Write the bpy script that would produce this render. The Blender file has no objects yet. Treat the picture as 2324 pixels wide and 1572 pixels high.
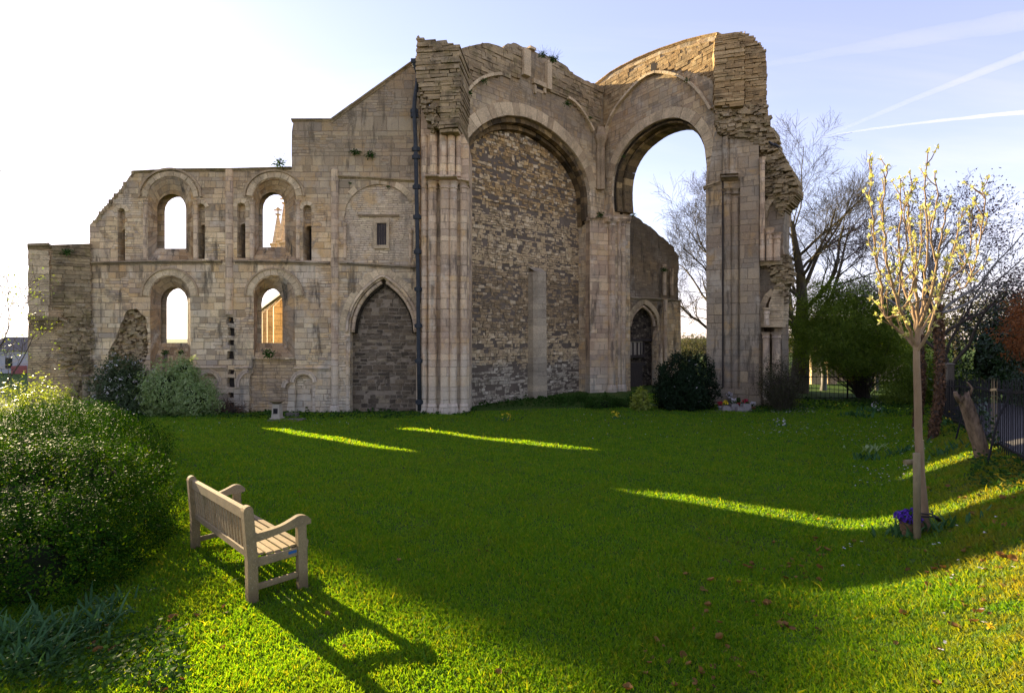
import bpy, math, random
import numpy as np
from mathutils import Vector, noise as mnoise
from mathutils.geometry import delaunay_2d_cdt
R = math.radians
rnd = random.Random(7)
scene = bpy.context.scene
COL = scene.collection
# ------------------------------------------------------------------ survey: the photo's own picture geometry (2324 px wide)
F, CX, HZ, EYE = 1180.0, 1162.0, 765.0, 4.15
def P(px, py, d):
    return ((px-CX)*d/F, d, EYE-(py-HZ)*d/F)
def sstep(a, b, x):
    t = np.clip((np.asarray(x, float)-a)/(b-a), 0, 1)
    return t*t*(3-2*t)
def ground(X, Y):
    X = np.asarray(X, float); Y = np.asarray(Y, float)
    Yc = np.clip(Y, -6, 60)
    zl = EYE-2.14-.0718*Yc
    zv = .40*sstep(-7, 7, X) - .02
    k = .18
    z = k*np.logaddexp(zl/k, zv/k)
    # the grassy bank on the right: distance right of its toe
    s = np.where(Y < 7.9, (X-4.9)*.78-(Y-7.9)*.63, (X-4.9)*.80-(Y-7.9)*.60)
    h = 1.12*sstep(0, 3.0, s)*(1-.8*sstep(17, 27, Y))*(1-sstep(40, 70, X))
    z = z+h
    z = z+.022*np.sin(X*1.3+.7*np.sin(Y*.9))*np.cos(Y*1.1+X*.4)+.012*np.sin(X*3.1+Y*2.2)
    return z
def gz(x, y): return float(ground(x, y))
def G(px, py):
    """where the sight line of a survey pixel meets the ground"""
    rx, rz = (px-CX)/F, -(py-HZ)/F
    lo = 1.2
    d = lo
    while d < 400:
        if EYE+rz*d < gz(rx*d, d): break
        lo = d; d += .05+d*.01
    hi = d
    for _ in range(30):
        m = (lo+hi)/2
        if EYE+rz*m < gz(rx*m, m): hi = m
        else: lo = m
    return (rx*hi, hi, gz(rx*hi, hi))
# ------------------------------------------------------------------ objects
def tag(o, label=None, cat=None, group=None, kind=None):
    if label: o['label'] = label
    if cat: o['category'] = cat
    if group: o['group'] = group
    if kind: o['kind'] = kind
    return o
def thing(name, label, cat, loc=(0,0,0), rz=0, group=None):
    o = bpy.data.objects.new(name, None); COL.objects.link(o)
    o.empty_display_size = .2
    o.location = loc; o.rotation_euler = (0,0,rz); o['O'] = [float(v) for v in loc]
    return tag(o, label, cat, group)
def link(name, me, parent=None):
    o = bpy.data.objects.new(name, me); COL.objects.link(o)
    if parent is not None: o.parent = parent
    return o
def origin(o):
    while o is not None and o.parent is not None: o = o.parent
    return np.array(o['O'][:]) if o is not None and 'O' in o else np.zeros(3)
def np_mesh(name, V, F_, mats, rndv=None, uv=None, smooth=False, midx=None):
    """V: Nx3, F_: MxK int array (one polygon size)"""
    V = np.asarray(V, np.float32); F_ = np.asarray(F_, np.int32)
    me = bpy.data.meshes.new(name)
    m, k = F_.shape
    me.vertices.add(len(V)); me.vertices.foreach_set('co', V.ravel())
    me.loops.add(m*k); me.loops.foreach_set('vertex_index', F_.ravel())
    me.polygons.add(m); me.polygons.foreach_set('loop_start', np.arange(0, m*k, k, dtype=np.int32))
    me.polygons.foreach_set('loop_total', np.full(m, k, np.int32))
    if smooth: me.polygons.foreach_set('use_smooth', np.ones(m, bool))
    if midx is not None: me.polygons.foreach_set('material_index', np.asarray(midx, np.int32))
    if rndv is not None:
        a = me.attributes.new('rnd', 'FLOAT', 'FACE'); a.data.foreach_set('value', np.asarray(rndv, np.float32))
    if uv is not None:
        l = me.uv_layers.new(name='UVMap'); l.data.foreach_set('uv', np.asarray(uv, np.float32).ravel())
    for mt in (mats if isinstance(mats, (list, tuple)) else [mats]): me.materials.append(mt)
    me.update(); me.validate()
    return me
class MB:
    """collects faces, becomes ONE mesh object"""
    def __init__(s): s.v = []; s.f = []; s.uv = []; s.r = []; s.mi = []; s.sm = []
    def face(s, pts, uv=None, r=0., mi=0, smooth=False):
        i = len(s.v); pts = [tuple(p) for p in pts]
        if uv is None:
            a, b, c = Vector(pts[0]), Vector(pts[1]), Vector(pts[2])
            n = (b-a).cross(c-a)
            if len(pts) > 3: n = n+(c-a).cross(Vector(pts[3])-a)
            if n.length < 1e-12: n = Vector((0,0,1))
            n.normalize()
            if abs(n.z) > .8: uv = [(p[0], p[1]) for p in pts]
            else:
                t = Vector((-n.y, n.x)); t.normalize()
                if abs(n.x) > abs(n.y):
                    if t.y < 0: t = -t
                elif t.x < 0: t = -t
                uv = [(p[0]*t.x+p[1]*t.y, p[2]) for p in pts]
        s.v += pts; s.f.append(list(range(i, i+len(pts)))); s.uv += uv; s.r.append(r); s.mi.append(mi); s.sm.append(smooth)
    def hexa(s, c, r=0., mi=0, skip=()):
        """c: 8 corners, 0-3 bottom ring, 4-7 top ring"""
        for k, q in enumerate(((3,2,1,0),(4,5,6,7),(0,1,5,4),(1,2,6,5),(2,3,7,6),(3,0,4,7))):
            if k not in skip: s.face([c[j] for j in q], r=r, mi=mi)
    def box(s, lo, hi, r=0., mi=0, bev=0):
        x0,y0,z0 = lo; x1,y1,z1 = hi
        s.hexa([(x0,y0,z0),(x1,y0,z0),(x1,y1,z0),(x0,y1,z0),(x0,y0,z1),(x1,y0,z1),(x1,y1,z1),(x0,y1,z1)], r, mi)
    def lathe(s, cx, cy, prof, n=12, r=0., mi=0, a0=0, smooth=True, cap=True):
        """prof: (radius, z) bottom to top"""
        rings = []
        for (ra, z) in prof:
            rings.append([(cx+ra*math.cos(a0+2*math.pi*k/n), cy+ra*math.sin(a0+2*math.pi*k/n), z) for k in range(n)])
        rm = max(p[0] for p in prof)
        for i in range(len(prof)-1):
            for k in range(n):
                k2 = (k+1) % n
                us = [2*math.pi*rm*k/n, 2*math.pi*rm*(k+1)/n]
                s.face([rings[i][k], rings[i][k2], rings[i+1][k2], rings[i+1][k]],
                       [(us[0], prof[i][1]), (us[1], prof[i][1]), (us[1], prof[i+1][1]), (us[0], prof[i+1][1])], r, mi, smooth)
        if cap:
            s.face(rings[-1], r=r, mi=mi); s.face(rings[0][::-1], r=r, mi=mi)
    def tube(s, pts, rad, n=8, r=0., mi=0, smooth=True):
        V, Fq, uv = tube_np([np.array(pts, float)], [np.full(len(pts), rad) if np.isscalar(rad) else np.array(rad)], n, True)
        for q, u in zip(Fq, uv): s.face([V[j] for j in q], [tuple(x) for x in u], r, mi, smooth)
        s.face([V[j] for j in range(n)][::-1], r=r, mi=mi); s.face([V[j] for j in range(len(V)-n, len(V))], r=r, mi=mi)
    def build(s, name, mats, parent=None, weld=True):
        o = origin(parent)
        V = np.array(s.v, float)-o
        f = s.f
        if weld:   # merge equal corners so smooth shading works
            key = np.round(V, 4); u, inv = np.unique(key, axis=0, return_inverse=True); inv = inv.ravel()
            V2 = np.zeros_like(u); V2[inv] = V
            V = V2; f = [[int(inv[j]) for j in q] for q in s.f]
        me = bpy.data.meshes.new(name)
        ok = [len(set(q)) == len(q) for q in f]
        off = np.cumsum([0]+[len(q) for q in f])
        keep = [i for i, k in enumerate(ok) if k]
        me.from_pydata(V.tolist(), [], [f[i] for i in keep])
        uv = np.concatenate([np.array(s.uv[off[i]:off[i+1]], np.float32) for i in keep])
        l = me.uv_layers.new(name='UVMap')
        if len(l.data) == len(uv): l.data.foreach_set('uv', uv.ravel())
        if len(me.polygons) == len(keep):
            a = me.attributes.new('rnd', 'FLOAT', 'FACE'); a.data.foreach_set('value', np.array([s.r[i] for i in keep], np.float32))
            me.polygons.foreach_set('material_index', np.array([s.mi[i] for i in keep], np.int32))
            me.polygons.foreach_set('use_smooth', np.array([s.sm[i] for i in keep], bool))
        for mt in (mats if isinstance(mats, (list, tuple)) else [mats]): me.materials.append(mt)
        me.update()
        return link(name, me, parent)
def tube_np(lines, radii, n=5, want_uv=False):
    VV, FF, UV = [], [], []; base = 0
    ang = np.arange(n)*2*np.pi/n; ca, sa = np.cos(ang), np.sin(ang)
    k = np.arange(n); k2 = (k+1) % n
    for p, r in zip(lines, radii):
        m = len(p)
        t = np.empty_like(p); t[1:-1] = p[2:]-p[:-2]; t[0] = p[1]-p[0]; t[-1] = p[-1]-p[-2]
        t /= np.linalg.norm(t, axis=1)[:, None]+1e-9
        ref = np.array([1.,0,0]) if abs(t[0,0]) < .8 else np.array([0,1.,0])
        a = np.cross(t, ref); a /= np.linalg.norm(a, axis=1)[:, None]+1e-9
        b = np.cross(t, a)
        V = p[:,None,:]+r[:,None,None]*(ca[None,:,None]*a[:,None,:]+sa[None,:,None]*b[:,None,:])
        VV.append(V.reshape(-1,3))
        i = np.arange(m-1)[:,None]*n+base
        FF.append(np.stack([i+k, i+k2, i+n+k2, i+n+k], -1).reshape(-1,4))
        if want_uv:
            L = np.concatenate([[0], np.cumsum(np.linalg.norm(p[1:]-p[:-1], axis=1))])
            for j in range(m-1):
                for q in range(n):
                    u0, u1 = q/n*6.28*r.max(), (q+1)/n*6.28*r.max()
                    UV.append([(u0,L[j]),(u1,L[j]),(u1,L[j+1]),(u0,L[j+1])])
        base += m*n
    return np.concatenate(VV), np.concatenate(FF), UV
def crom(pts, n=6):
    """smooth curve through points"""
    p = [np.array(q, float) for q in pts]; p = [2*p[0]-p[1]]+p+[2*p[-1]-p[-2]]
    out = []
    for i in range(1, len(p)-2):
        for k in range(n):
            t = k/n
            out.append(.5*((2*p[i])+(-p[i-1]+p[i+1])*t+(2*p[i-1]-5*p[i]+4*p[i+1]-p[i+2])*t*t+(-p[i-1]+3*p[i]-3*p[i+1]+p[i+2])*t**3))
    out.append(p[-2])
    return np.array(out)
def children(o): return [c for c in bpy.data.objects if c.parent == o]
def copy_tree(o, loc, rz=None, sc=None, label=None):
    c = o.copy(); COL.objects.link(c); c.location = loc
    if rz is not None: c.rotation_euler = (0,0,rz)
    if sc is not None: c.scale = (sc,sc,sc)
    if label: c['label'] = label
    for ch in children(o):
        d = ch.copy(); COL.objects.link(d); d.parent = c
        for g in children(ch):
            e = g.copy(); COL.objects.link(e); e.parent = d
    return c
# ------------------------------------------------------------------ materials
class NT:
    def __init__(s, name):
        s.mat = bpy.data.materials.new(name); s.mat.use_nodes = True
        s.t = s.mat.node_tree; s.t.nodes.clear()
        s.out = s.n('ShaderNodeOutputMaterial')
    def n(s, typ, **kw):
        x = s.t.nodes.new(typ)
        for k, v in kw.items(): setattr(x, k, v)
        return x
    def put(s, sock, v):
        if v is None: return
        if isinstance(v, bpy.types.NodeSocket): s.t.links.new(v, sock)
        elif isinstance(v, (tuple, list)) and sock.type == 'RGBA' and len(v) == 3: sock.default_value = (*v, 1)
        else: sock.default_value = v
    def m(s, op, a, b=None, c=None, clamp=False):
        x = s.n('ShaderNodeMath', operation=op, use_clamp=clamp)
        s.put(x.inputs[0], a); s.put(x.inputs[1], b); s.put(x.inputs[2], c)
        return x.outputs[0]
    def xyz(s, x=0, y=0, z=0):
        c = s.n('ShaderNodeCombineXYZ')
        for i, v in enumerate((x,y,z)): s.put(c.inputs[i], v)
        return c.outputs[0]
    def sep(s, v):
        c = s.n('ShaderNodeSeparateXYZ'); s.put(c.inputs[0], v); return c.outputs
    def noise(s, vec, scale=1., detail=4., rough=.55, dist=0., dim='3D', w=None):
        x = s.n('ShaderNodeTexNoise', noise_dimensions=dim)
        if vec is not None and dim != '1D': s.put(x.inputs['Vector'], vec)
        if w is not None: s.put(x.inputs['W'], w)
        s.put(x.inputs['Scale'], scale); s.put(x.inputs['Detail'], detail); s.put(x.inputs['Roughness'], rough); s.put(x.inputs['Distortion'], dist)
        return x.outputs['Fac'] if 'Fac' in x.outputs else x.outputs[0]
    def ramp(s, fac, stops, interp='LINEAR'):
        x = s.n('ShaderNodeValToRGB'); s.put(x.inputs[0], fac); cr = x.color_ramp; cr.interpolation = interp
        while len(cr.elements) > 1: cr.elements.remove(cr.elements[-1])
        for i, (p, c) in enumerate(stops):
            e = cr.elements[0] if i == 0 else cr.elements.new(p)
            e.position = p; e.color = (*c, 1) if len(c) == 3 else c
        return x.outputs[0]
    def mr(s, v, a, b, c=0., d=1.):
        x = s.n('ShaderNodeMapRange', interpolation_type='SMOOTHSTEP'); s.put(x.inputs[0], v)
        for i, q in enumerate((a,b,c,d)): s.put(x.inputs[i+1], q)
        return x.outputs[0]
    def mix(s, fac, a, b, mode='MIX'):
        x = s.n('ShaderNodeMix', data_type='RGBA', blend_type=mode)
        s.put(x.inputs[0], fac); s.put(x.inputs[6], a); s.put(x.inputs[7], b)
        return x.outputs[2]
    def bump(s, h, strength=.5, dist=.02, normal=None):
        x = s.n('ShaderNodeBump'); s.put(x.inputs['Height'], h); s.put(x.inputs['Strength'], strength); s.put(x.inputs['Distance'], dist)
        if normal is not None: s.put(x.inputs['Normal'], normal)
        return x.outputs[0]
    def uv(s): return s.n('ShaderNodeTexCoord').outputs['UV']
    def geo(s): return s.n('ShaderNodeNewGeometry').outputs['Position']
    def obj(s): return s.n('ShaderNodeTexCoord').outputs['Object']
    def attr(s, name='rnd'): return s.n('ShaderNodeAttribute', attribute_name=name).outputs['Fac']
    def bsdf(s, col, rough=.85, spec=.3, normal=None, **kw):
        b = s.n('ShaderNodeBsdfPrincipled'); s.put(b.inputs['Base Color'], col); s.put(b.inputs['Roughness'], rough)
        s.put(b.inputs['Specular IOR Level'], spec)
        if normal is not None: s.put(b.inputs['Normal'], normal)
        for k, v in kw.items(): s.put(b.inputs[k], v)
        return b.outputs[0]
    def done(s, sh, vol=None):
        s.t.links.new(sh, s.out.inputs['Surface']); return s.mat
def wn(nt, vec):
    x = nt.n('ShaderNodeTexWhiteNoise', noise_dimensions='3D'); nt.put(x.inputs[0], vec); return x.outputs
PALE = [(.0,(.24,.185,.12)),(.16,(.42,.33,.215)),(.34,(.52,.42,.28)),(.5,(.36,.295,.225)),(.62,(.46,.335,.185)),(.76,(.28,.235,.195)),(.88,(.55,.46,.325)),(1,(.38,.265,.145))]
MAUVE = [(.0,(.29,.225,.17)),(.3,(.41,.325,.25)),(.5,(.50,.40,.285)),(.7,(.335,.265,.215)),(.85,(.44,.335,.215)),(1,(.56,.46,.33))]
GOLD = [(.0,(.26,.19,.12)),(.25,(.40,.29,.17)),(.5,(.48,.35,.20)),(.75,(.34,.26,.18)),(1,(.52,.41,.27))]
def ashlar(name, pal=PALE, rowh=.29, bw=.58, joint=.012, stain=.35, lichen=.4, mortar=(.17,.135,.10), top=None, relief=1., wob=.02, base=None, patch=0., tint=1.):
    t = NT(name); uvv = t.uv(); pos = t.geo()
    wv = t.n('ShaderNodeTexNoise'); t.put(wv.inputs['Vector'], uvv); t.put(wv.inputs['Scale'], 2.3); t.put(wv.inputs['Detail'], 3.)
    sub = t.n('ShaderNodeVectorMath', operation='MULTIPLY_ADD'); t.put(sub.inputs[0], wv.outputs['Color']); sub.inputs[1].default_value = (wob*2.2,)*3; t.put(sub.inputs[2], uvv)
    u, v, _ = t.sep(sub.outputs[0])
    wobn = t.m('MULTIPLY', t.m('SUBTRACT', t.noise(uvv, 9., 3.), .5), .03)
    def pattern(rowh, bw, k):
        vr = t.m('ADD', t.m('DIVIDE', v, rowh), t.m('MULTIPLY', t.noise(None, .9, 1., .5, dim='1D', w=t.m('ADD', v, k)), 2.6))
        row = t.m('FLOOR', vr); fv = t.m('FRACT', vr)
        rr = wn(t, t.xyz(row, 3.3, 1.7+k))[0]
        uu = t.m('ADD', t.m('MULTIPLY', t.m('DIVIDE', u, bw), t.m('ADD', t.m('MULTIPLY', rr, .8), .65)), t.m('MULTIPLY', rr, 37.3))
        uu = t.m('ADD', uu, t.m('MULTIPLY', t.noise(t.xyz(u, t.m('MULTIPLY', row, 7.7), 0), 1.1, 1., .5), 1.5))
        c = t.m('FLOOR', uu); fu = t.m('FRACT', uu)
        cell = wn(t, t.xyz(c, row, 9.1+k))
        du = t.m('MULTIPLY', t.m('MINIMUM', fu, t.m('SUBTRACT', 1., fu)), bw)
        dv = t.m('MULTIPLY', t.m('MINIMUM', fv, t.m('SUBTRACT', 1., fv)), rowh)
        return cell[0], t.mr(t.m('ADD', t.m('MINIMUM', du, dv), wobn), joint*.35, joint*1.6)
    c1, j1 = pattern(rowh, bw, 0.); cell = [c1]; jm = j1
    if patch:     # repairs in smaller, flatter stone
        c2, j2 = pattern(rowh*.48, bw*.7, 5.3); pk = t.mr(t.noise(t.xyz(u, t.m('MULTIPLY', v, 1.3), patch), .42, 2., .5), .56, .575)
        cell = [t.m('ADD', t.m('MULTIPLY', c1, t.m('SUBTRACT', 1., pk)), t.m('MULTIPLY', c2, pk))]
        jm = t.m('ADD', t.m('MULTIPLY', j1, t.m('SUBTRACT', 1., pk)), t.m('MULTIPLY', j2, pk))
    jv = t.m('SUBTRACT', 1., t.m('MULTIPLY', t.m('SUBTRACT', 1., jm), t.mr(t.noise(pos, 1.7, 4., .6), .36, .62, .15, 1.)))
    col = t.ramp(cell[0], pal)
    col = t.mix(t.mr(t.noise(pos, .3, 4., .6), .42, .62), col, t.mix(1., col, (.90,.84,.82), 'MULTIPLY'))
    fine = t.noise(pos, 14., 6., .7)
    col = t.mix(.55, col, t.ramp(fine, [(.25,(.52,.50,.48)),(.5,(1.02,1.0,.97)),(.75,(1.5,1.45,1.34))]), 'MULTIPLY')
    big = t.noise(pos, .45, 5., .6)
    col = t.mix(t.m('MULTIPLY', t.mr(big, .40, .62), lichen), col, (.25,.235,.215))
    och = t.noise(pos, .8, 4., .6)
    col = t.mix(t.m('MULTIPLY', t.mr(och, .56, .72), .6), col, (.44,.29,.13))
    # dark weathering: runs down from ledges, and a crust under the wall tops
    x, y, z = t.sep(pos)
    sv = t.xyz(t.m('MULTIPLY', x, 2.1), t.m('MULTIPLY', y, 2.1), t.m('MULTIPLY', z, .35))
    st = t.noise(sv, 1.0, 6., .68)
    col = t.mix(t.m('MULTIPLY', t.mr(st, .53, .66), min(1., stain*1.35)), col, (.040,.035,.030))
    g2 = t.noise(t.xyz(t.m('MULTIPLY', x, 1.), t.m('MULTIPLY', y, 1.), t.m('MULTIPLY', z, .6)), .75, 6., .68, .6)
    col = t.mix(t.m('MULTIPLY', t.mr(g2, .54, .66), .60), col, (.125,.112,.098))
    g3 = t.noise(pos, .6, 6., .66); col = t.mix(t.m('MULTIPLY', t.mr(g3, .55, .66), .45), col, (.50,.455,.39))
    if base is not None:
        col = t.mix(t.m('MULTIPLY', t.mr(t.m('ADD', z, t.m('MULTIPLY', big, 2.)), base[0]+1., base[1]+1., 1., 0.), base[2]), col, (.40,.385,.36))
    if top is not None:
        col = t.mix(t.m('MULTIPLY', t.mr(t.m('ADD', z, t.m('MULTIPLY', t.noise(pos, 1.1, 5., .65), 2.6)), top[0]+1.3, top[1]+1.3), top[2]), col, (.10,.085,.062))
    spk = t.noise(pos, 24., 3., .6)
    col = t.mix(t.m('MULTIPLY', t.mr(spk, .63, .70), .45), col, (.50,.48,.43))
    col = t.mix(jv, mortar, col)
    hh = t.m('ADD', t.m('MULTIPLY', jm, .5), t.m('ADD', t.m('MULTIPLY', cell[0], .3), t.m('MULTIPLY', t.noise(pos, 7., 8., .7), .9)))
    col = t.mix(1., col, (1.42*tint,1.37*tint,1.19*tint), 'MULTIPLY')
    return t.done(t.bsdf(col, .92, .15, t.bump(hh, .9*relief, .045)))
def rubble(name, pal, mortar, sx=3.6, sy=7., edge=.05, stain=.3, bands=None, relief=1., white=None):
    t = NT(name); uvv = t.uv(); pos = t.geo()
    u, v, _ = t.sep(uvv)
    n1 = t.n('ShaderNodeTexNoise'); t.put(n1.inputs['Vector'], uvv); t.put(n1.inputs['Scale'], 3.); t.put(n1.inputs['Detail'], 3.)
    q = t.n('ShaderNodeVectorMath', operation='MULTIPLY_ADD'); t.put(q.inputs[0], n1.outputs['Color']); q.inputs[1].default_value = (.11,.08,0); t.put(q.inputs[2], t.xyz(t.m('MULTIPLY', u, sx), t.m('MULTIPLY', v, sy), 0))
    vo = t.n('ShaderNodeTexVoronoi', voronoi_dimensions='2D'); t.put(vo.inputs['Vector'], q.outputs[0]); vo.inputs['Scale'].default_value = 1; vo.inputs['Randomness'].default_value = .85
    ve = t.n('ShaderNodeTexVoronoi', voronoi_dimensions='2D', feature='DISTANCE_TO_EDGE'); t.put(ve.inputs['Vector'], q.outputs[0]); ve.inputs['Scale'].default_value = 1; ve.inputs['Randomness'].default_value = .85
    cr = t.sep(vo.outputs['Color'])
    jm = t.mr(ve.outputs['Distance'], edge*.5, edge*1.9)
    col = t.ramp(cr[0], pal)
    mo = mortar
    if bands:     # strips of other stone up the height of the wall: (z0, z1, amount, palette, mortar)
        z = t.sep(pos)[2]; zz = t.m('ADD', z, t.m('MULTIPLY', t.m('SUBTRACT', t.noise(pos, .9, 4., .6), .5), 1.6))
        for (z0, z1, am, p2, m2) in bands:
            k = t.m('MULTIPLY', t.m('MULTIPLY', t.mr(zz, z0-.25, z0+.25), t.mr(zz, z1-.25, z1+.25, 1., 0.)), am)
            col = t.mix(k, col, t.ramp(cr[1], p2)); mo = t.mix(k, mo, m2)
    fine = t.noise(pos, 13., 6., .7)
    col = t.mix(.6, col, t.ramp(fine, [(.25,(.4,.4,.4)),(.5,(.9,.9,.9)),(.75,(1.25,1.2,1.15))]), 'MULTIPLY')
    x, y, z = t.sep(pos)
    st = t.noise(t.xyz(x, y, t.m('MULTIPLY', z, 1.9)), 1.6, 7., .72)
    col = t.mix(jm, mo, col)
    col = t.mix(t.m('MULTIPLY', t.mr(st, .54, .66), stain), col, (.030,.026,.023))
    if white is not None:
        z2 = t.m('ADD', z, t.m('MULTIPLY', t.noise(pos, 2.2, 5., .7), 1.2))
        col = t.mix(t.m('MULTIPLY', t.mr(t.noise(pos, 4., 5., .7), .5, .58), t.mr(z2, white, white+.35)), col, (.62,.60,.58))
    hh = t.m('ADD', t.m('MULTIPLY', jm, .7), t.m('ADD', t.m('MULTIPLY', cr[2], .5), t.m('MULTIPLY', t.noise(pos, 8., 7., .7), .7)))
    return t.done(t.bsdf(col, .94, .12, t.bump(hh, 1.*relief, .06)))
def blockmat(name, pal, dark=.5, moss=0., bands=None, white=None, dsc=.9, tint=1.):
    """colour comes stone by stone from each stone's own random value"""
    t = NT(name); pos = t.geo(); r = t.attr()
    col = t.ramp(r, pal)
    if bands:
        z = t.sep(pos)[2]; zz = t.m('ADD', z, t.m('MULTIPLY', t.m('SUBTRACT', t.noise(pos, .8, 4., .6), .5), 2.2)); z = t.m('ADD', z, 0.)
        for (z0, z1, am, p2, m2) in bands:
            k = t.m('MULTIPLY', t.m('MULTIPLY', t.mr(zz, z0-.3, z0+.3), t.mr(zz, z1-.3, z1+.3, 1., 0.)), am); col = t.mix(k, col, t.ramp(r, p2))
        if white is not None:
            z2 = t.m('ADD', z, t.m('MULTIPLY', t.noise(pos, 2.2, 5., .7), 1.2)); col = t.mix(t.m('MULTIPLY', t.mr(t.noise(pos, 4., 5., .7), .5, .58), t.mr(z2, white, white+.35)), col, (.62,.60,.58))
    fine = t.noise(pos, 12., 6., .72)
    col = t.mix(.7, col, t.ramp(fine, [(.25,(.46,.45,.44)),(.5,(1.02,1.,.97)),(.75,(1.5,1.42,1.3))]), 'MULTIPLY')
    col = t.mix(t.m('MULTIPLY', t.mr(t.noise(pos, dsc, 6., .7), .46, .64), dark), col, (.075,.062,.046))
    col = t.mix(t.m('MULTIPLY', t.mr(t.noise(pos, 20., 3.), .64, .70), .4), col, (.45,.43,.38))
    if moss: col = t.mix(t.m('MULTIPLY', t.mr(t.noise(pos, 1.7, 5.), .5, .65), moss), col, (.13,.12,.035))
    col = t.mix(1., col, (1.33*tint,1.29*tint,1.13*tint), 'MULTIPLY')
    return t.done(t.bsdf(col, .95, .1, t.bump(t.noise(pos, 8., 8., .75), .9, .06)))
def simple(name, c1, c2=None, scale=5., rough=.7, spec=.3, bump=.2, stretch=None, metal=0.):
    t = NT(name); p = t.obj()
    if stretch:
        mp = t.n('ShaderNodeMapping'); t.put(mp.inputs[0], p); mp.inputs['Scale'].default_value = stretch; p = mp.outputs[0]
    nz = t.noise(p, scale, 6., .65)
    col = t.ramp(nz, [(.3, c1), (.7, c2 or tuple(x*.75 for x in c1))])
    return t.done(t.bsdf(col, rough, spec, t.bump(nz, bump, .01), Metallic=metal))
def leafmat(name, cols, trans=.45, rough=.45, spec=.4, tcol=None, top=None):
    t = NT(name); r = t.attr()
    col = t.ramp(r, [(i/max(1,len(cols)-1), c) for i, c in enumerate(cols)])
    b = t.bsdf(col, rough, spec)
    tr = t.n('ShaderNodeBsdfTranslucent'); t.put(tr.inputs[0], t.mix(1., col, tcol or (1.6,1.7,.7), 'MULTIPLY'))
    mx = t.n('ShaderNodeMixShader'); mx.inputs[0].default_value = trans
    t.t.links.new(b, mx.inputs[1]); t.t.links.new(tr.outputs[0], mx.inputs[2])
    return t.done(mx.outputs[0])
SUN_E, SKY_S, EXPO = 4.6, .105, 2.17
def axis(lim, fine, g):
    a = [0.]; s_ = fine
    while a[-1] < lim:
        if a[-1] > 24: s_ *= g
        a.append(a[-1]+s_)
    return a
xs = axis(700, .3, 1.13); xs = [-v for v in xs[:0:-1]]+xs
ys = [-30,-22,-16,-12,-9,-7]+[-6+.3*i for i in range(0, 155)]; s_ = .3
while ys[-1] < 1500: s_ *= 1.13; ys.append(ys[-1]+s_)
X, Y = np.meshgrid(xs, ys); Z = ground(X, Y)
ny, nx = X.shape; i = (np.arange(ny-1)[:,None]*nx+np.arange(nx-1)[None,:])
Fq = np.stack([i, i+1, i+nx+1, i+nx], -1).reshape(-1,4)
t = NT('lawn_soil'); pos = t.geo()
n1 = t.noise(pos, .5, 5., .6); n2 = t.noise(pos, 9., 6., .7)
col = t.ramp(n2, [(.3,(.022,.045,.008)),(.5,(.045,.085,.012)),(.7,(.075,.12,.018))])
col = t.mix(t.m('MULTIPLY', t.mr(n1, .48, .7), .4), col, (.10,.10,.025))
b = t.bsdf(col, .95, .1, t.bump(n2, .8, .05))
tr = t.n('ShaderNodeBsdfTranslucent'); t.put(tr.inputs[0], col)
lawn_mat = t.done(b)
go = link('ground', np_mesh('ground', np.stack([X.ravel(),Y.ravel(),Z.ravel()],1), Fq, lawn_mat, smooth=True)); tag(go, 'sloping lawn and grassy bank before the ruin', 'ground', kind='structure')
# ------------------------------------------------------------------ masonry tools
class Frame:
    """an upright wall plane between two plan points; local u along it, y into the wall, z up"""
    def __init__(s, a, b):
        s.a = np.array(a, float); s.b = np.array(b, float)
        t = s.b-s.a; s.L = np.linalg.norm(t); s.t = t/s.L
        n = np.array([-s.t[1], s.t[0]])
        if n @ s.a < 0: n = -n
        s.n = n
    def at(s, px, py, off=0.):
        rx = (px-CX)/F; a = s.a+off*s.n
        d = (a @ s.n)/(rx*s.n[0]+s.n[1])
        p = np.array([rx*d, d])
        return ((p-a) @ s.t, EYE-(py-HZ)*d/F)
    def w(s, u, y, z):
        q = s.a+u*s.t+y*s.n
        return (q[0], q[1], z)
def PF(px, d): return ((px-CX)*d/F, d)
def arch(xl, xr, ys, ya, yb, kind='round', n=9, foot=True):
    """outline of an arched opening, survey pixels: up the left jamb, over, down the right"""
    xm = (xl+xr)/2; out = [(xl, yb), (xl, (yb*.45+ys*.55))] if foot else []
    for i in range(n+1):
        a = math.pi*(1-i/n)
        if kind == 'round': out.append((xm+(xr-xl)/2*math.cos(a), ys-(ys-ya)*math.sin(a)))
        else:
            k = i/n
            s_ = k*2 if k < .5 else 2-2*k
            th = s_*math.pi/2*.72
            cx = (1-math.cos(th))/(1-math.cos(math.pi/2*.72)); cy = math.sin(th)/math.sin(math.pi/2*.72)
            x = xl+(xm-xl)*cx if k < .5 else xr-(xr-xm)*cx
            out.append((x, ys-(ys-ya)*cy))
    if foot: out += [(xr, (yb*.45+ys*.55)), (xr, yb)]
    return out
def inside(pts, poly):
    x, y = pts[:,0], pts[:,1]; c = np.zeros(len(pts), bool); n = len(poly)
    for i in range(n):
        x1, y1 = poly[i]; x2, y2 = poly[(i+1) % n]
        if y1 == y2: continue
        k = (y1 > y) != (y2 > y)
        c ^= k & (x < (x2-x1)*(y-y1)/(y2-y1)+x1)
    return c
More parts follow.
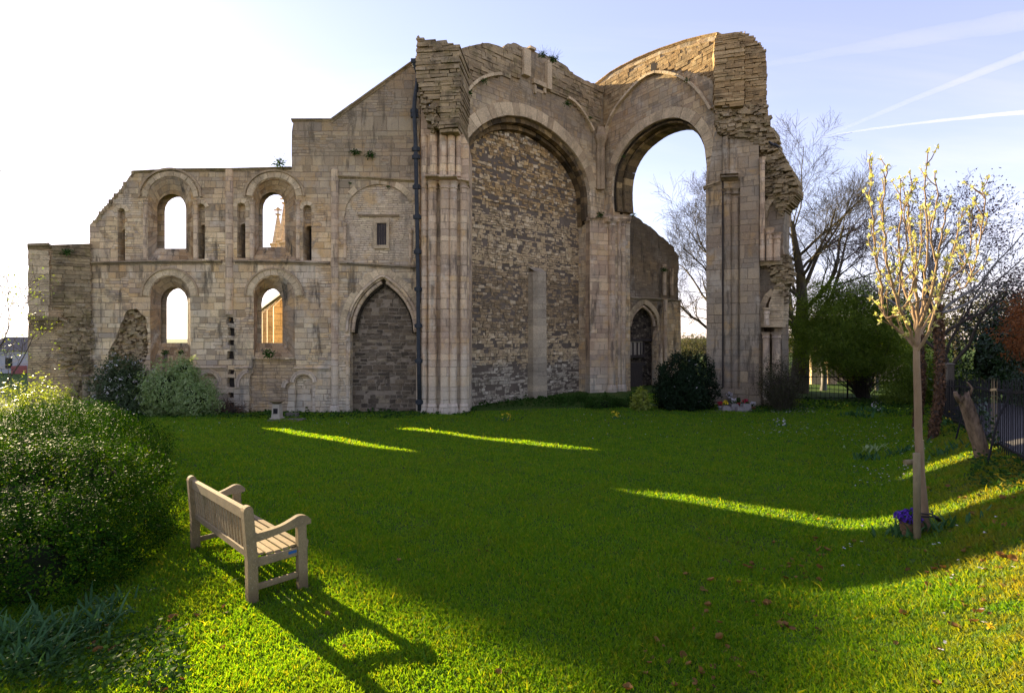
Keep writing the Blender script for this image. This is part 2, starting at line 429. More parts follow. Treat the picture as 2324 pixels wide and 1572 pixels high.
def resample(front, back, step, jag=0., seed=1, closed=True):
    """both loops cut alike, segment by segment"""
    fo, bo = [], []; rr = random.Random(seed); n = len(front)
    for i in range(n if closed else n-1):
        a, b = np.array(front[i]), np.array(front[(i+1) % n]); c, d = np.array(back[i]), np.array(back[(i+1) % n])
        k = max(1, int(round(np.linalg.norm(b-a)/step)))
        for j in range(k):
            t = j/k; p, q = a+(b-a)*t, c+(d-c)*t
            if jag and j:
                e = np.array([rr.uniform(-jag, jag), rr.uniform(-jag, jag)]); p = p+e; q = q+e
            fo.append(p); bo.append(q)
    return np.array(fo), np.array(bo)
def fill(loops, grid):
    """triangles between an outer loop and its holes, with inner points"""
    pts = np.concatenate(loops); lo, hi = pts.min(0), pts.max(0)
    gx, gy = np.meshgrid(np.arange(lo[0]+grid/2, hi[0], grid), np.arange(lo[1]+grid/2, hi[1], grid))
    g = np.stack([gx.ravel(), gy.ravel()], 1)
    rr = np.random.RandomState(3); g = g+rr.uniform(-.2,.2,g.shape)*grid
    def par(p):
        c = np.zeros(len(p), bool)
        for l in loops: c ^= inside(p, l)
        return c
    g = g[par(g)] if len(g) else g
    if len(g):
        keep = np.ones(len(g), bool)
        for i in range(0, len(g), 500):
            dd = np.linalg.norm(g[i:i+500,None,:]-pts[None,:,:], axis=2).min(1); keep[i:i+500] = dd > grid*.4
        g = g[keep]
    allp = np.concatenate([pts, g]) if len(g) else pts
    ed = []; b = 0
    for l in loops:
        m = len(l); ed += [(b+i, b+(i+1) % m) for i in range(m)]; b += m
    vo, _, fo, *_ = delaunay_2d_cdt([Vector(p) for p in allp], ed, [], 0, 1e-5)
    V = np.array([tuple(p) for p in vo]); T = np.array([list(f) for f in fo if len(f) == 3])
    cen = V[T].mean(1)
    return V, T[par(cen)]
def rough(u, z, amp, sc=1.1, seed=0.):
    return amp*(mnoise.noise((u*sc+seed, z*sc*1.4, seed*1.3))+.5*mnoise.noise((u*sc*3.1, z*sc*3.3+seed, 4.)))
def build_wall(mb, fr, outer, holes=(), thick=1.3, step=.35, grid=.55, amp=.03, jag=0., off=0., seed=1, mi=0, back=True):
    """outer: survey pixels on the wall's face. hole: dict(front, back or depth, through); returns the inner loop of every hole"""
    fo = [fr.at(*p, off) for p in outer]
    O, _ = resample(fo, fo, step, jag, seed)
    HF, HB, dep, thr = [], [], [], []
    for h in holes:
        dp = h.get('depth', thick)
        f_ = [fr.at(*p, off) for p in h['front']]
        b_ = [fr.at(*p, off+dp) for p in h['back']] if 'back' in h else f_
        a, b = resample(f_, b_, h.get('step', step*.8), h.get('jag', 0), seed+5)
        HF.append(a); HB.append(b); dep.append(dp); thr.append(h.get('through', False))
    Y = lambda u, z: off+rough(u, z, amp, seed=seed)
    V, T = fill([O]+HF, grid)
    W = [fr.w(u, Y(u, z), z) for u, z in V]
    def flip(t):
        a, b, c = (Vector(W[j]) for j in t); n = (b-a).cross(c-a)
        return n.x*fr.n[0]+n.y*fr.n[1] > 0
    for t in T:
        if flip(t): t = t[::-1]
        mb.face([W[j] for j in t], [tuple(V[j]+[fr.a[0], 0]) for j in t], mi=mi)
    th = off+thick
    if back:
        V2, T2 = fill([O]+[b for b, q in zip(HB, thr) if q], grid*2)
        for t in T2: mb.face([fr.w(*[V2[j][0], th, V2[j][1]]) for j in t[::-1]], [tuple(V2[j]) for j in t[::-1]], mi=mi)
    def loft(A, ya, B, yb, m2=mi):
        n = len(A); L = 0
        for i in range(n):
            j = (i+1) % n; e = np.linalg.norm(A[j]-A[i]); fa = ya if callable(ya) else (lambda u, z: ya); fb = yb if callable(yb) else (lambda u, z: yb)
            p = [fr.w(A[i][0], fa(*A[i]), A[i][1]), fr.w(A[j][0], fa(*A[j]), A[j][1]), fr.w(B[j][0], fb(*B[j]), B[j][1]), fr.w(B[i][0], fb(*B[i]), B[i][1])]
            d = np.linalg.norm(np.array(p[0])-np.array(p[3]))
            if abs(A[j][1]-A[i][1]) > abs(A[j][0]-A[i][0]): uv = [(0,A[i][1]),(0,A[j][1]),(d,A[j][1]),(d,A[i][1])]
            else: uv = [(L,0),(L+e,0),(L+e,d),(L,d)]
            mb.face(p, uv, mi=m2); L += e
    loft(O, Y, O, th)
    for h, a, b, d in zip(holes, HF, HB, dep): loft(a, Y, b, off+d, h.get('mi', mi))
    return [(b, off+d) for b, d in zip(HB, dep)]
def cap(fr, loop_y, mats, name, parent, amp=.04, grid=.4, push=0., seed=2):
    """the blocking that fills an opening"""
    mb = MB(); L, y = loop_y; V, T = fill([np.array(L)], grid)
    for t in T:
        p = [fr.w(V[j][0], y-push+rough(V[j][0], V[j][1], amp, 1.6, seed), V[j][1]) for j in t]
        a, b, c = (Vector(q) for q in p); n = (b-a).cross(c-a)
        if n.x*fr.n[0]+n.y*fr.n[1] > 0: p = p[::-1]; t = t[::-1]
        mb.face(p, [tuple(V[j]) for j in t])
    return mb.build(name, mats, parent)
def ring(mb, fr, path, width, y0, y1, out=True, off=0., n=4, r=0., vous=None, jit=.012):
    """a band of cut stones following an arch: path in survey pixels at the inner edge"""
    p = crom([fr.at(x, y, off) for x, y in path], n)
    t = np.gradient(p, axis=0); t /= np.linalg.norm(t, axis=1)[:,None]+1e-9
    nn = np.stack([-t[:,1], t[:,0]], 1)
    c = p.mean(0)+np.array([0,-.5])
    if ((p-c)*nn).sum() < 0: nn = -nn
    if not out: nn = -nn
    q = p+nn*width
    L = np.concatenate([[0], np.cumsum(np.linalg.norm(p[1:]-p[:-1], axis=1))])
    if vous:     # single voussoirs
        k = max(3, int(round(L[-1]/vous))); s_ = np.linspace(0, L[-1], k+1)
        rr = random.Random(int(L[-1]*1000))
        I = lambda A, x: np.array([np.interp(x, L, A[:,0]), np.interp(x, L, A[:,1])])
        for i in range(k):
            a, b = s_[i]+.008, s_[i+1]-.008; dy = rr.uniform(-jit, jit); v = rr.random(); w_ = rr.uniform(-.02,.02)
            p0, p1, q0, q1 = I(p,a), I(p,b), I(q,a), I(q,b)
            q0 = q0+(q0-p0)*w_; q1 = q1+(q1-p1)*w_
            cs = [fr.w(*[g[0], yy, g[1]]) for yy in (y1, y0+dy) for g in (p0, p1, q1, q0)]
            u0 = v*50
            for qd in ((4,5,6,7),(0,1,5,4),(1,2,6,5),(2,3,7,6),(3,0,4,7)):
                f_ = [cs[j] for j in qd]; mb.face(f_, r=v)
        return
    for i in range(len(p)-1):
        cs = [fr.w(g[0], yy, g[1]) for yy in (y1, y0) for g in (p[i], p[i+1], q[i+1], q[i])]
        uvs = {0:(L[i],0),1:(L[i+1],0),2:(L[i+1],width),3:(L[i],width)}
        for qd in ((4,5,6,7),(0,1,5,4),(2,3,7,6)):
            mb.face([cs[j] for j in qd], [uvs[j % 4] if qd[0] == 4 else (uvs[j % 4][0], (0 if j < 4 else y1-y0)+qd[0]) for j in qd], r=r)
        if i == 0: mb.face([cs[j] for j in (3,0,4,7)], r=r)
        if i == len(p)-2: mb.face([cs[j] for j in (1,2,6,5)], r=r)
def roll(mb, fr, path, rad, y, off=0., n=4, r=0.):
    p = crom([fr.at(a, b, off) for a, b in path], n)
    mb.tube([fr.w(q[0], y, q[1]) for q in p], rad, 8, r=r)
def shaft(mb, px, d, rad, ytop, ybot, course=.48, n=14, seed=1, kind='shaft', wob=.02):
    """a round shaft built of drums"""
    x, y = PF(px, d); z1 = EYE-(ytop-HZ)*d/F; z0 = EYE-(ybot-HZ)*d/F
    rr = random.Random(seed+int(px)); prof = [(rad, z0)]; z = z0
    while z < z1-.2:
        h = course*rr.uniform(.7, 1.3); z2 = min(z+h, z1); k = rad*(1+rr.uniform(-wob, wob))
        prof += [(k, z+.012), (k, z2-.012), (k*.955, z2)]; z = z2
    mb.lathe(x, y, prof, n, smooth=False)
def capital(mb, px, d, rad, ytop, h=.7, sq=True):
    x, y = PF(px, d); z = EYE-(ytop-HZ)*d/F
    mb.lathe(x, y, [(rad*1.02, z-h), (rad*1.22, z-h*.95), (rad*1.22, z-h*.86), (rad*1.05, z-h*.82), (rad*1.15, z-h*.6), (rad*1.5, z-h*.34), (rad*1.62, z-h*.3)], 14)
def foot(mb, px, d, rad, ybot, h=.5):
    x, y = PF(px, d); z = EYE-(ybot-HZ)*d/F
    mb.lathe(x, y, [(rad*1.45, z-.3), (rad*1.45, z+h*.35), (rad*1.3, z+h*.5), (rad*1.32, z+h*.7), (rad*1.1, z+h)], 14)
def moulding(mb, fr, path, h, proj, off=0., r=0., dep=.2):
    """a string course or coping along a line of the wall"""
    p = [fr.at(x, y, off) for x, y in path]
    for i in range(len(p)-1):
        (u0,z0),(u1,z1) = p[i], p[i+1]
        n = max(1, int(abs(u1-u0)/.9)); rr = random.Random(i+int(u0*10))
        for k in range(n):
            a, b = k/n, (k+1)/n; ua, ub = u0+(u1-u0)*a+.006, u0+(u1-u0)*b-.006; za, zb = z0+(z1-z0)*a, z0+(z1-z0)*b
            e = rr.uniform(-.02,.02); hh = h*rr.uniform(.9,1.08); v = rr.random()
            prof = [(off+dep, -hh), (off-proj*.25+e, -hh), (off-proj*.45+e, -hh*.7), (off-proj+e, -hh*.45), (off-proj+e, -hh*.1), (off-proj*.4+e, 0), (off+dep, .04)]
            for (y0,d0),(y1,d1) in zip(prof, prof[1:]):
                mb.face([fr.w(ua,y0,za+d0), fr.w(ub,y0,zb+d0), fr.w(ub,y1,zb+d1), fr.w(ua,y1,za+d1)], r=v)
            for uu, zz in ((ua,za),(ub,zb)): mb.face([fr.w(uu,y,zz+d) for y,d in prof], r=v)
def courses(mb, fr, poly, thick=1.2, off=0., rowh=.2, bw=.5, jit=.05, edge=.06, seed=1, proj=None, drop=0., tilt=0., gap=.008, cj=0., ledge=.6):
    jit *= .7; edge *= .6; tilt *= .4
    """real stones in rows: every stone a block of its own depth inside the outline; ragged ends"""
    q = np.array([fr.at(x, y, off) for x, y in poly]); rr = random.Random(seed)
    z = q[:,1].min(); zt = q[:,1].max()
    while z < zt:
        h = rowh*rr.uniform(.65, 1.4); zm = min(z+h/2, zt-.01); xs = []
        for i in range(len(q)):
            (x1,z1),(x2,z2) = q[i], q[(i+1) % len(q)]
            if (z1 > zm) != (z2 > zm): xs.append(x1+(zm-z1)*(x2-x1)/(z2-z1))
        xs.sort(); rp = proj(zm) if proj else 0.; rj = rr.uniform(-jit, jit)*ledge
        for a, b in zip(xs[::2], xs[1::2]):
            a += rr.uniform(-edge, edge); b += rr.uniform(-edge, edge); u = a
            while u < b-.03:
                w_ = min(bw*rr.uniform(.5, 1.7), b-u)
                if b-u-w_ < .12: w_ = b-u
                if rr.random() > drop:
                    y0 = off-rp+rj+rr.uniform(-jit, jit); g = gap*rr.uniform(.6,1.5); v = rr.random()
                    e = [rr.uniform(-.015,.015) for _ in range(4)]; tl = tilt*rr.uniform(-1,1)
                    lo, hi = z+g, z+h-g; y1 = off+thick
                    k_ = [rr.uniform(-cj,cj) for _ in range(8)] if cj else [0]*8
                    c = [fr.w(u+g+k_[0],y0+e[0],lo+k_[1]), fr.w(u+w_-g+k_[2],y0+e[1],lo+tl+k_[3]), fr.w(u+w_-g,y1,lo), fr.w(u+g,y1,lo),
                         fr.w(u+g+k_[4],y0+e[2],hi+k_[5]), fr.w(u+w_-g+k_[6],y0+e[3],hi+tl+k_[7]), fr.w(u+w_-g,y1,hi), fr.w(u+g,y1,hi)]
                    mb.hexa(c, v)
                u += w_
        z += h
def stones(mb, fr, poly, n, size, y0, dep, seed=1, off=0.):
    """rubble core laid bare: tumbled stones half sunk in the wall"""
    q = np.array([fr.at(x, y, off) for x, y in poly]); rr = random.Random(seed); lo, hi = q.min(0), q.max(0); k = 0; tries = 0
    while k < n and tries < n*20:
        tries += 1
        u, z = rr.uniform(lo[0], hi[0]), rr.uniform(lo[1], hi[1])
        if not inside(np.array([[u, z]]), q)[0]: continue
        k += 1; sx, sz, sy = size*rr.uniform(.5,1.6), size*rr.uniform(.3,.75), dep*rr.uniform(.4,1.2); yy = y0+rr.uniform(-.5,.5)*dep
        a = rr.uniform(-.3,.3); ca, sa = math.cos(a), math.sin(a); v = rr.random(); c = []
        for (ey, ez) in ((-1,-1),(1,-1),(-1,1),(1,1)): pass
        for ez in (-1,1):
            for ex, ey in ((-1,-1),(1,-1),(1,1),(-1,1)):
                x_, z_ = ex*sx/2*rr.uniform(.7,1.), ez*sz/2*rr.uniform(.7,1.)
                c.append(fr.w(u+x_*ca-z_*sa, yy+ey*sy/2*(rr.uniform(.6,1.) if ey < 0 else 1)+(0 if ey < 0 else sy), z+x_*sa+z_*ca))
        mb.hexa(c, v)
# ------------------------------------------------------------------ stone
M = {}
M['ashlar'] = ashlar('pale_ashlar', PALE, .30, .62, patch=1.7, stain=.55, lichen=.35, top=(9.8, 14.8, .55), base=(0., 3.2, .45))
M['pier'] = ashlar('pier_ashlar', MAUVE, .38, .8, joint=.01, stain=.5, lichen=.2, base=(0., 3.5, .5))
M['high'] = ashlar('high_ashlar', PALE, .26, .5, patch=4.1, stain=.4, lichen=.3, top=(15., 19.5, .6))
M['north'] = ashlar('arch_ashlar', PALE, .30, .62, patch=8.3, stain=.35, lichen=.25, top=(15.4, 17.6, .30))
M['grey'] = ashlar('weathered_ashlar', [(0,(.20,.165,.125)),(.25,(.33,.265,.185)),(.5,(.245,.20,.155)),(.72,(.29,.235,.17)),(.88,(.40,.315,.21)),(1,(.21,.175,.14))], .40, .78, tint=.78, joint=.012, stain=.5, lichen=.45, relief=1.)
M['thin'] = ashlar('thin_rubble_courses', [(0,(.33,.27,.20)),(.4,(.46,.38,.28)),(.7,(.40,.33,.26)),(1,(.53,.45,.33))], .11, .34, joint=.012, stain=.25, lichen=.3, wob=.05)
M['brown'] = ashlar('brown_courses', [(0,(.22,.165,.11)),(.4,(.36,.27,.165)),(.7,(.30,.235,.16)),(1,(.42,.32,.20))], .17, .5, joint=.014, stain=.35, lichen=.35, wob=.04)
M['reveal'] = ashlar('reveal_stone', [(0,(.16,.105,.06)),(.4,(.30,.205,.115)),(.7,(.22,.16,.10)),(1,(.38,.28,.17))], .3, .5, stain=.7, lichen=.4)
M['farbrown'] = ashlar('dark_brown_courses', [(0,(.17,.125,.085)),(.4,(.29,.22,.14)),(.7,(.23,.18,.125)),(1,(.36,.28,.185))], .19, .5, joint=.014, stain=.6, lichen=.4, wob=.04, tint=.68, top=(9.,12.,.7))
M['stub'] = ashlar('thin_golden_courses', [(0,(.25,.175,.105)),(.4,(.40,.29,.175)),(.7,(.33,.245,.15)),(1,(.47,.36,.225))], .12, .42, joint=.012, stain=.3, lichen=.3, wob=.04)
M['dark'] = rubble('dark_rubble', [(0,(.055,.045,.04)),(.35,(.12,.095,.075)),(.6,(.08,.07,.062)),(.8,(.17,.135,.10)),(1,(.24,.20,.15))], (.20,.165,.125), 2.6, 6.2, .07, stain=.35)
DK = [(0,(.10,.075,.05)),(.3,(.22,.155,.085)),(.5,(.14,.105,.075)),(.7,(.32,.23,.125)),(1,(.40,.33,.25))]
M['infill'] = rubble('patched_rubble', [(0,(.30,.235,.16)),(.3,(.42,.34,.24)),(.5,(.34,.25,.15)),(.7,(.48,.40,.30)),(1,(.36,.30,.24))], (.29,.24,.18), 3.1, 5.4, .045, stain=.5,
    bands=[(11.6, 20, 1., [(0,(.20,.14,.075)),(.3,(.34,.23,.12)),(.5,(.25,.18,.11)),(.75,(.40,.29,.16)),(1,(.52,.45,.36))], (.06,.048,.036)),
           (4.6, 7.4, .8, DK, (.085,.066,.05)), (-1, 2.4, .9, [(0,(.26,.235,.20)),(.5,(.38,.35,.30)),(1,(.46,.43,.38))], (.075,.066,.06))], white=15.75)
M['fardark'] = rubble('dark_far_rubble', [(0,(.04,.033,.028)),(.4,(.10,.08,.06)),(.75,(.16,.13,.09)),(1,(.30,.25,.18))], (.05,.04,.033), 3.2, 6., .05, stain=.5)
M['blocks'] = blockmat('rough_stone', [(0,(.22,.17,.115)),(.25,(.34,.265,.17)),(.5,(.28,.225,.155)),(.75,(.42,.33,.21)),(1,(.36,.30,.22))], .65, .35, tint=.72)
M['goldblocks'] = blockmat('golden_stone', [(0,(.27,.185,.10)),(.3,(.42,.30,.165)),(.6,(.36,.26,.15)),(1,(.52,.40,.24))], .5, tint=.74)
M['vouss'] = blockmat('voussoir_stone', [(0,(.30,.235,.165)),(.3,(.46,.38,.27)),(.6,(.38,.31,.225)),(1,(.52,.43,.31))], .4)
M['pilaster'] = blockmat('grey_dressed_stone', [(0,(.25,.22,.18)),(.4,(.34,.295,.235)),(.7,(.29,.255,.21)),(1,(.40,.34,.26))], .35)
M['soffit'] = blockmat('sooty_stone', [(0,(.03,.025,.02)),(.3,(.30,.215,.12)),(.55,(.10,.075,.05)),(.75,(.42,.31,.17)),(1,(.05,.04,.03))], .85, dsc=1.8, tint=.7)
M['wood'] = simple('weathered_plank', (.075,.062,.055), (.03,.025,.022), 3., .8, .2, .5, (12,12,.8))
M['plaster'] = simple('stained_plaster', (.42,.37,.29), (.30,.26,.20), 2.5, .9, .1, .2)
M['lead'] = simple('lead_grey_iron', (.022,.026,.030), (.05,.056,.06), 6., .7, .2, .3)
M['mortar'] = simple('pale_mortar', (.30,.24,.165), (.20,.16,.115), 4., .95, .1, .5); M['mortar2'] = simple('dark_mortar', (.10,.08,.058), (.19,.15,.11), .7, .95, .1, .5)
M['darkblocks'] = blockmat('dark_blocking_stone', [(0,(.045,.038,.033)),(.3,(.115,.09,.068)),(.5,(.075,.063,.054)),(.7,(.16,.125,.09)),(.9,(.10,.083,.068)),(1,(.24,.20,.15))], .45)
OCH = [(0,(.17,.12,.065)),(.25,(.33,.225,.115)),(.45,(.22,.155,.09)),(.65,(.40,.285,.15)),(.85,(.46,.39,.29)),(1,(.28,.185,.09))]
BLK = [(0,(.12,.09,.06)),(.25,(.22,.16,.095)),(.5,(.16,.12,.08)),(.8,(.28,.21,.135)),(1,(.36,.30,.22))]
LOWG = [(0,(.20,.175,.15)),(.4,(.34,.31,.265)),(.7,(.26,.235,.205)),(1,(.45,.42,.37))]
M['fillblocks'] = blockmat('blocking_stone', [(0,(.28,.215,.145)),(.3,(.37,.29,.19)),(.6,(.32,.245,.155)),(.85,(.41,.335,.235)),(1,(.47,.39,.28))], .62, 0., [(12.2,20,1.,OCH,0),(4.4,8.2,.85,BLK,0),(-1,2.5,.9,LOWG,0)], 17.0, dsc=2.2, tint=1.12)
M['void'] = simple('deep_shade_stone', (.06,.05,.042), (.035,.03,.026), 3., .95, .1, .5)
# ------------------------------------------------------------------ the ruin
ruin = thing('abbey_ruin', 'ruined stone abbey with empty windows, one blocked arch and one open arch', 'ruin', (0, 30, 0))
FT = Frame(PF(60, 28), PF(950, 28))
FW = Frame((-2.84, 28.6), (6.51, 36.6))
FN = Frame((6.45, 36.6), (11.5, 29.3))
FR_ = Frame(PF(1603, 29.4), PF(1738, 28.2))
FS = Frame(PF(1728, 28.6), PF(1815, 27.4))
FF = Frame((8.7, 38.5), (13.83, 42.6))
FL = Frame(PF(64, 26.4), PF(206, 27.95))
FP = Frame(PF(950, 27.35), PF(1066, 27.35))
# --- transept wall with its windows
def bk(xl, xr, ys, ya, yb, **k): return arch(xl, xr, ys, ya, yb, **k)
wins = []
for fr_, ba in (((336,439,448,401,592),(357,422,474,440,564)), ((575,672,446,405,590),(587,647,470,436,561)),
                ((341,432,672,626,850),(365,425,684,652,778)), ((576,669,672,626,848),(584,641,688,653,778))):
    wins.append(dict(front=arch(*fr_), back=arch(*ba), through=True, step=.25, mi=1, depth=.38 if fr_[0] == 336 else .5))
nich = [dict(front=arch(a, b, 470+dy, 461+dy, 586+dy, n=6), depth=.9, step=.3) for a, b, dy in ((267,284,12),(447,465,2),(538,557,0),(688,707,5))]
door = dict(front=arch(794, 945, 752, 632, 955, 'pointed', 12), depth=.55, step=.3)
blind = dict(front=arch(781, 940, 492, 418, 590, n=10), depth=.07)
patch = dict(front=[(248,880),(246,800),(262,770),(270,745),(280,725),(288,705),(310,700),(322,712),(332,722),(333,745),(336,800),(322,835),(330,860),(300,880)], depth=.3, jag=.05)
arc1 = dict(front=arch(455, 493, 866, 848, 938, n=6), depth=.16)
arc2 = dict(front=arch(670, 709, 868, 850, 938, n=6), depth=.16)
low = dict(front=[(562,955),(568,850),(574,845.5),(573,815),(672,815),(671,850),(668,868),(655,880),(650,955)], depth=.12, jag=.03)
scars = [dict(front=[(517+a,y),(531+b,y+1),(532-a,y+h),(516+b,y+h-1)], depth=.28, jag=.03) for a,b,y,h in ((1,-2,719,16),(-1,1,744,18),(1,0,771,13),(0,-2,796,20),(2,1,838,12),(-1,0,856,24),(1,-1,890,14),(0,0,912,18))]
wins[3]['front'] = arch(576, 669, 672, 626, 812); wins[3]['back'] = arch(584, 641, 688, 653, 778)
outl = [(203,958),(201,597),(203,560),(204,510),(215,500),(232,476),(262,442),(300,393),(330,387),(420,384),(500,383),(600,381),(662,379),
        (662,300),(667,273),(752,273),(800,238),(870,189),(944,137),(952,130),(952,958)]
mb = MB()
caps = build_wall(mb, FT, outl, wins+nich+[door, blind, patch, arc1, arc2, low]+scars, thick=1.0, step=.3, grid=.5, amp=.04, jag=.025, seed=3)
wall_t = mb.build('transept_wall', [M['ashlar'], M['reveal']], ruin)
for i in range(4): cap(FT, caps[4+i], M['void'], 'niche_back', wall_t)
cap(FT, caps[8], M['mortar'], 'door_mortar', wall_t, amp=.02); mb = MB(); courses(mb, FT, arch(795, 944, 752, 634, 955, 'pointed', 12), .4, .53, .19, .36, .03, .0, 91, gap=.019, cj=.024, drop=.01); mb.build('door_blocking', M['darkblocks'], wall_t)
cap(FT, caps[9], M['thin'], 'blind_arch_filling', wall_t, amp=.03)
cap(FT, caps[10], M['brown'], 'rubble_core', wall_t, amp=.12)
for i in (11, 12): cap(FT, caps[i], M['ashlar'], 'arcade_panel', wall_t)
cap(FT, caps[13], M['brown'], 'rough_patch', wall_t, amp=.03)
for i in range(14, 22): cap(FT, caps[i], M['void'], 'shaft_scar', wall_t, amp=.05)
mb = MB(); stones(mb, FT, patch['front'], 190, .26, .16, .22, 5); mb.build('core_stones', M['blocks'], wall_t)
# arch rings of the windows, the door and the arcade
for pth, wd, vs in ((arch(335,440,448,400,0,foot=False), .26, .34), (arch(573,674,446,403,0,foot=False), .30, .34), (arch(339,434,672,624,0,foot=False), .36, .34), (arch(574,671,672,624,0,foot=False), .36, .34)):
    mb = MB(); ring(mb, FT, pth, wd, -.05, .2, vous=vs); ring(mb, FT, [(x, y) for x, y in pth], wd+.1, -.085, -.02, vous=.6) if False else None
    x0, y0 = pth[0]; x1, y1 = pth[-1]; w_ = (x1-x0)
    hood = arch(x0-w_*.15, x1+w_*.15, y0, pth[len(pth)//2][1]-w_*.14, 0, foot=False)
    ring(mb, FT, hood, .10, -.11, .1)
    mb.build('window_arch', M['vouss'], wall_t)
for xl, xr, ys, ya in ((265,286,481,472),(445,467,471,462),(536,559,470,460),(686,709,475,465)): mb = MB(); ring(mb, FT, arch(xl,xr,ys,ya,0,n=6,foot=False), .2, -.03, .1, vous=.2); mb.build('niche_arch', M['vouss'], wall_t)
for xl, xr, dy in ((267,284,12),(447,465,2),(538,557,0),(688,707,5)):     # the upper, shallow half of every niche
    mb = MB(); (u0,z0) = FT.at(xl, 508+dy); (u1,z1) = FT.at(xr, 455+dy)
    lo = FT.at(xl, 508+dy)[1]; um = (u0+u1)/2
    for k in range(8):
        a0, a1 = math.pi*k/8, math.pi*(k+1)/8; r_ = (u1-u0)/2
        zz = [lo-.12+r_*math.sin(a)*.9 for a in (a0,a1)]; uu = [um-r_*math.cos(a) for a in (a0,a1)]
        mb.face([FT.w(uu[0],.3,zz[0]), FT.w(uu[1],.3,zz[1]), FT.w(uu[1],.3,z1+.3), FT.w(uu[0],.3,z1+.3)])
        mb.face([FT.w(uu[0],.3,zz[0]), FT.w(uu[1],.3,zz[1]), FT.w(uu[1],.88,zz[1]), FT.w(uu[0],.88,zz[0])])
    mb.build('niche_panel', M['ashlar'], wall_t)
mb = MB(); ring(mb, FT, arch(788,950,752,624,0,'pointed',12,foot=False), .42, -.03, .1, vous=.36); mb.build('doorway_arch', M['vouss'], wall_t)
mb = MB(); ring(mb, FT, arch(791,948,752,629,0,'pointed',12,foot=False), .14, -.14, .3, n=4); roll(mb, FT, arch(799,942,754,638,0,'pointed',12,foot=False), .11, .14)
mb.build('doorway_moulding', M['pier'], wall_t)
mb = MB(); roll(mb, FT, arch(803,938,756,643,0,'pointed',12,foot=False), .12, .34); mb.build('inner_moulding', M['soffit'], wall_t)
mb = MB(); ring(mb, FT, arch(781,940,492,418,0,n=10,foot=False), .32, .004, .1, vous=.42, jit=.03); mb.build('relieving_arch', M['vouss'], wall_t)
for a in (arch(453,495,866,846,0,n=6,foot=False),arch(668,711,868,848,0,n=6,foot=False),[(543,880),(546,862),(556,849),(567,845)],[(655,868),(650,872),(648,880)]): mb = MB(); ring(mb, FT, a, .22, -.07, .1); mb.build('arcade_arch', M['pier'], wall_t)
for q_ in ([(205,594),(340,591),(505,590)], [(534,590),(640,591),(750,594)], [(772,594),(860,598),(945,604)]): mb = MB(); moulding(mb, FT, q_, .2, .16); mb.build('string_course', M['grey'], wall_t)
for q_ in ([(435,832),(515,831)], [(534,831),(573,832)], [(668,833),(750,833)]): mb = MB(); moulding(mb, FT, q_, .16, .12); mb.build('lower_string_course', M['pier'], wall_t)
mb = MB(); moulding(mb, FT, [(768,398),(850,402),(940,408)], .18, .12); mb.build('upper_string_course', M['blocks'], wall_t)
mb = MB(); moulding(mb, FT, [(305,388),(400,383),(520,382),(662,379)], .16, .12, dep=1.05); mb.build('coping', M['blocks'], wall_t); mb = MB(); moulding(mb, FT, [(662,270),(752,270)], .16, .12, dep=1.4)
moulding(mb, FT, [(752,270),(848,201),(944,133)], .24, .12, dep=1.4); mb.build('coping', M['blocks'], wall_t)
mb = MB()
courses(mb, FT, [(205,505),(215,499),(232,475),(262,441),(300,391),(306,389),(300,400),(270,440),(240,478),(222,505)], 1.3, -.06, .16, .5, .05, .12, 4); mb.build('weathered_gable', M['blocks'], wall_t)
for px, r_, yt, yb in ((521,.20,384,714),(760,.20,384,940)):
    mb = MB(); shaft(mb, px, 28.0, r_, yt, yb); (foot(mb, px, 28., r_, 940) if yb > 900 else None); mb.build('wall_shaft', M['pier'], wall_t)
for px, r_, yt, yb in ((789,.1,760,930),(949,.1,760,930),(783,.09,505,588),(932,.09,520,600),(713,.1,872,935),(455,.1,875,930),(497,.1,875,930)):
    mb = MB(); shaft(mb, px, 28.05, r_, yt, yb, .8, 10); capital(mb, px, 28.05, r_, yt-2, .4); mb.build('colonnette', M['pier'], wall_t)
for xl, xr, yt, yb in ((440,449,448,592),(326,335,448,592),(568,576,448,592),(672,682,448,592)):
    mb = MB(); xm = (xl+xr)/2; shaft(mb, xm, 28.02, .12, yt+6, yb-2, .5, 10); capital(mb, xm, 28.02, .12, yt+2, .4); mb.build('window_shaft', M['pier'], wall_t)
mb = MB(); z_ = FT.at(860, 497)[1]
def bxf(mb, fr, xl, yt, xr, yb, y0, y1, **k):
    (u0,z1), (u1,z0) = fr.at(xl, yt), fr.at(xr, yb)
    mb.hexa([fr.w(u0,y0,z0),fr.w(u1,y0,z0),fr.w(u1,y1,z0),fr.w(u0,y1,z0),fr.w(u0,y0,z1),fr.w(u1,y0,z1),fr.w(u1,y1,z1),fr.w(u0,y1,z1)], **k)
for q in ((848,497,883,506),(848,556,883,564),(848,506.3,855,555.7),(877,506.3,883,555.7)): bxf(mb, FT, *q, -.02, .2, r=.6)
sur = mb.build('shutter_surround', M['vouss'], wall_t)
mb = MB()
for i in range(4): bxf(mb, FT, 855.3+i*5.45, 506.5, 855.3+(i+1)*5.45-.5, 555.5, .05+.008*(i % 2), .12)
mb.build('shutter', M['wood'], wall_t)
mb = MB(); bxf(mb, FT, 812, 487, 905, 491, -.03, .15, r=.1); mb.build('lintel', M['blocks'], wall_t)
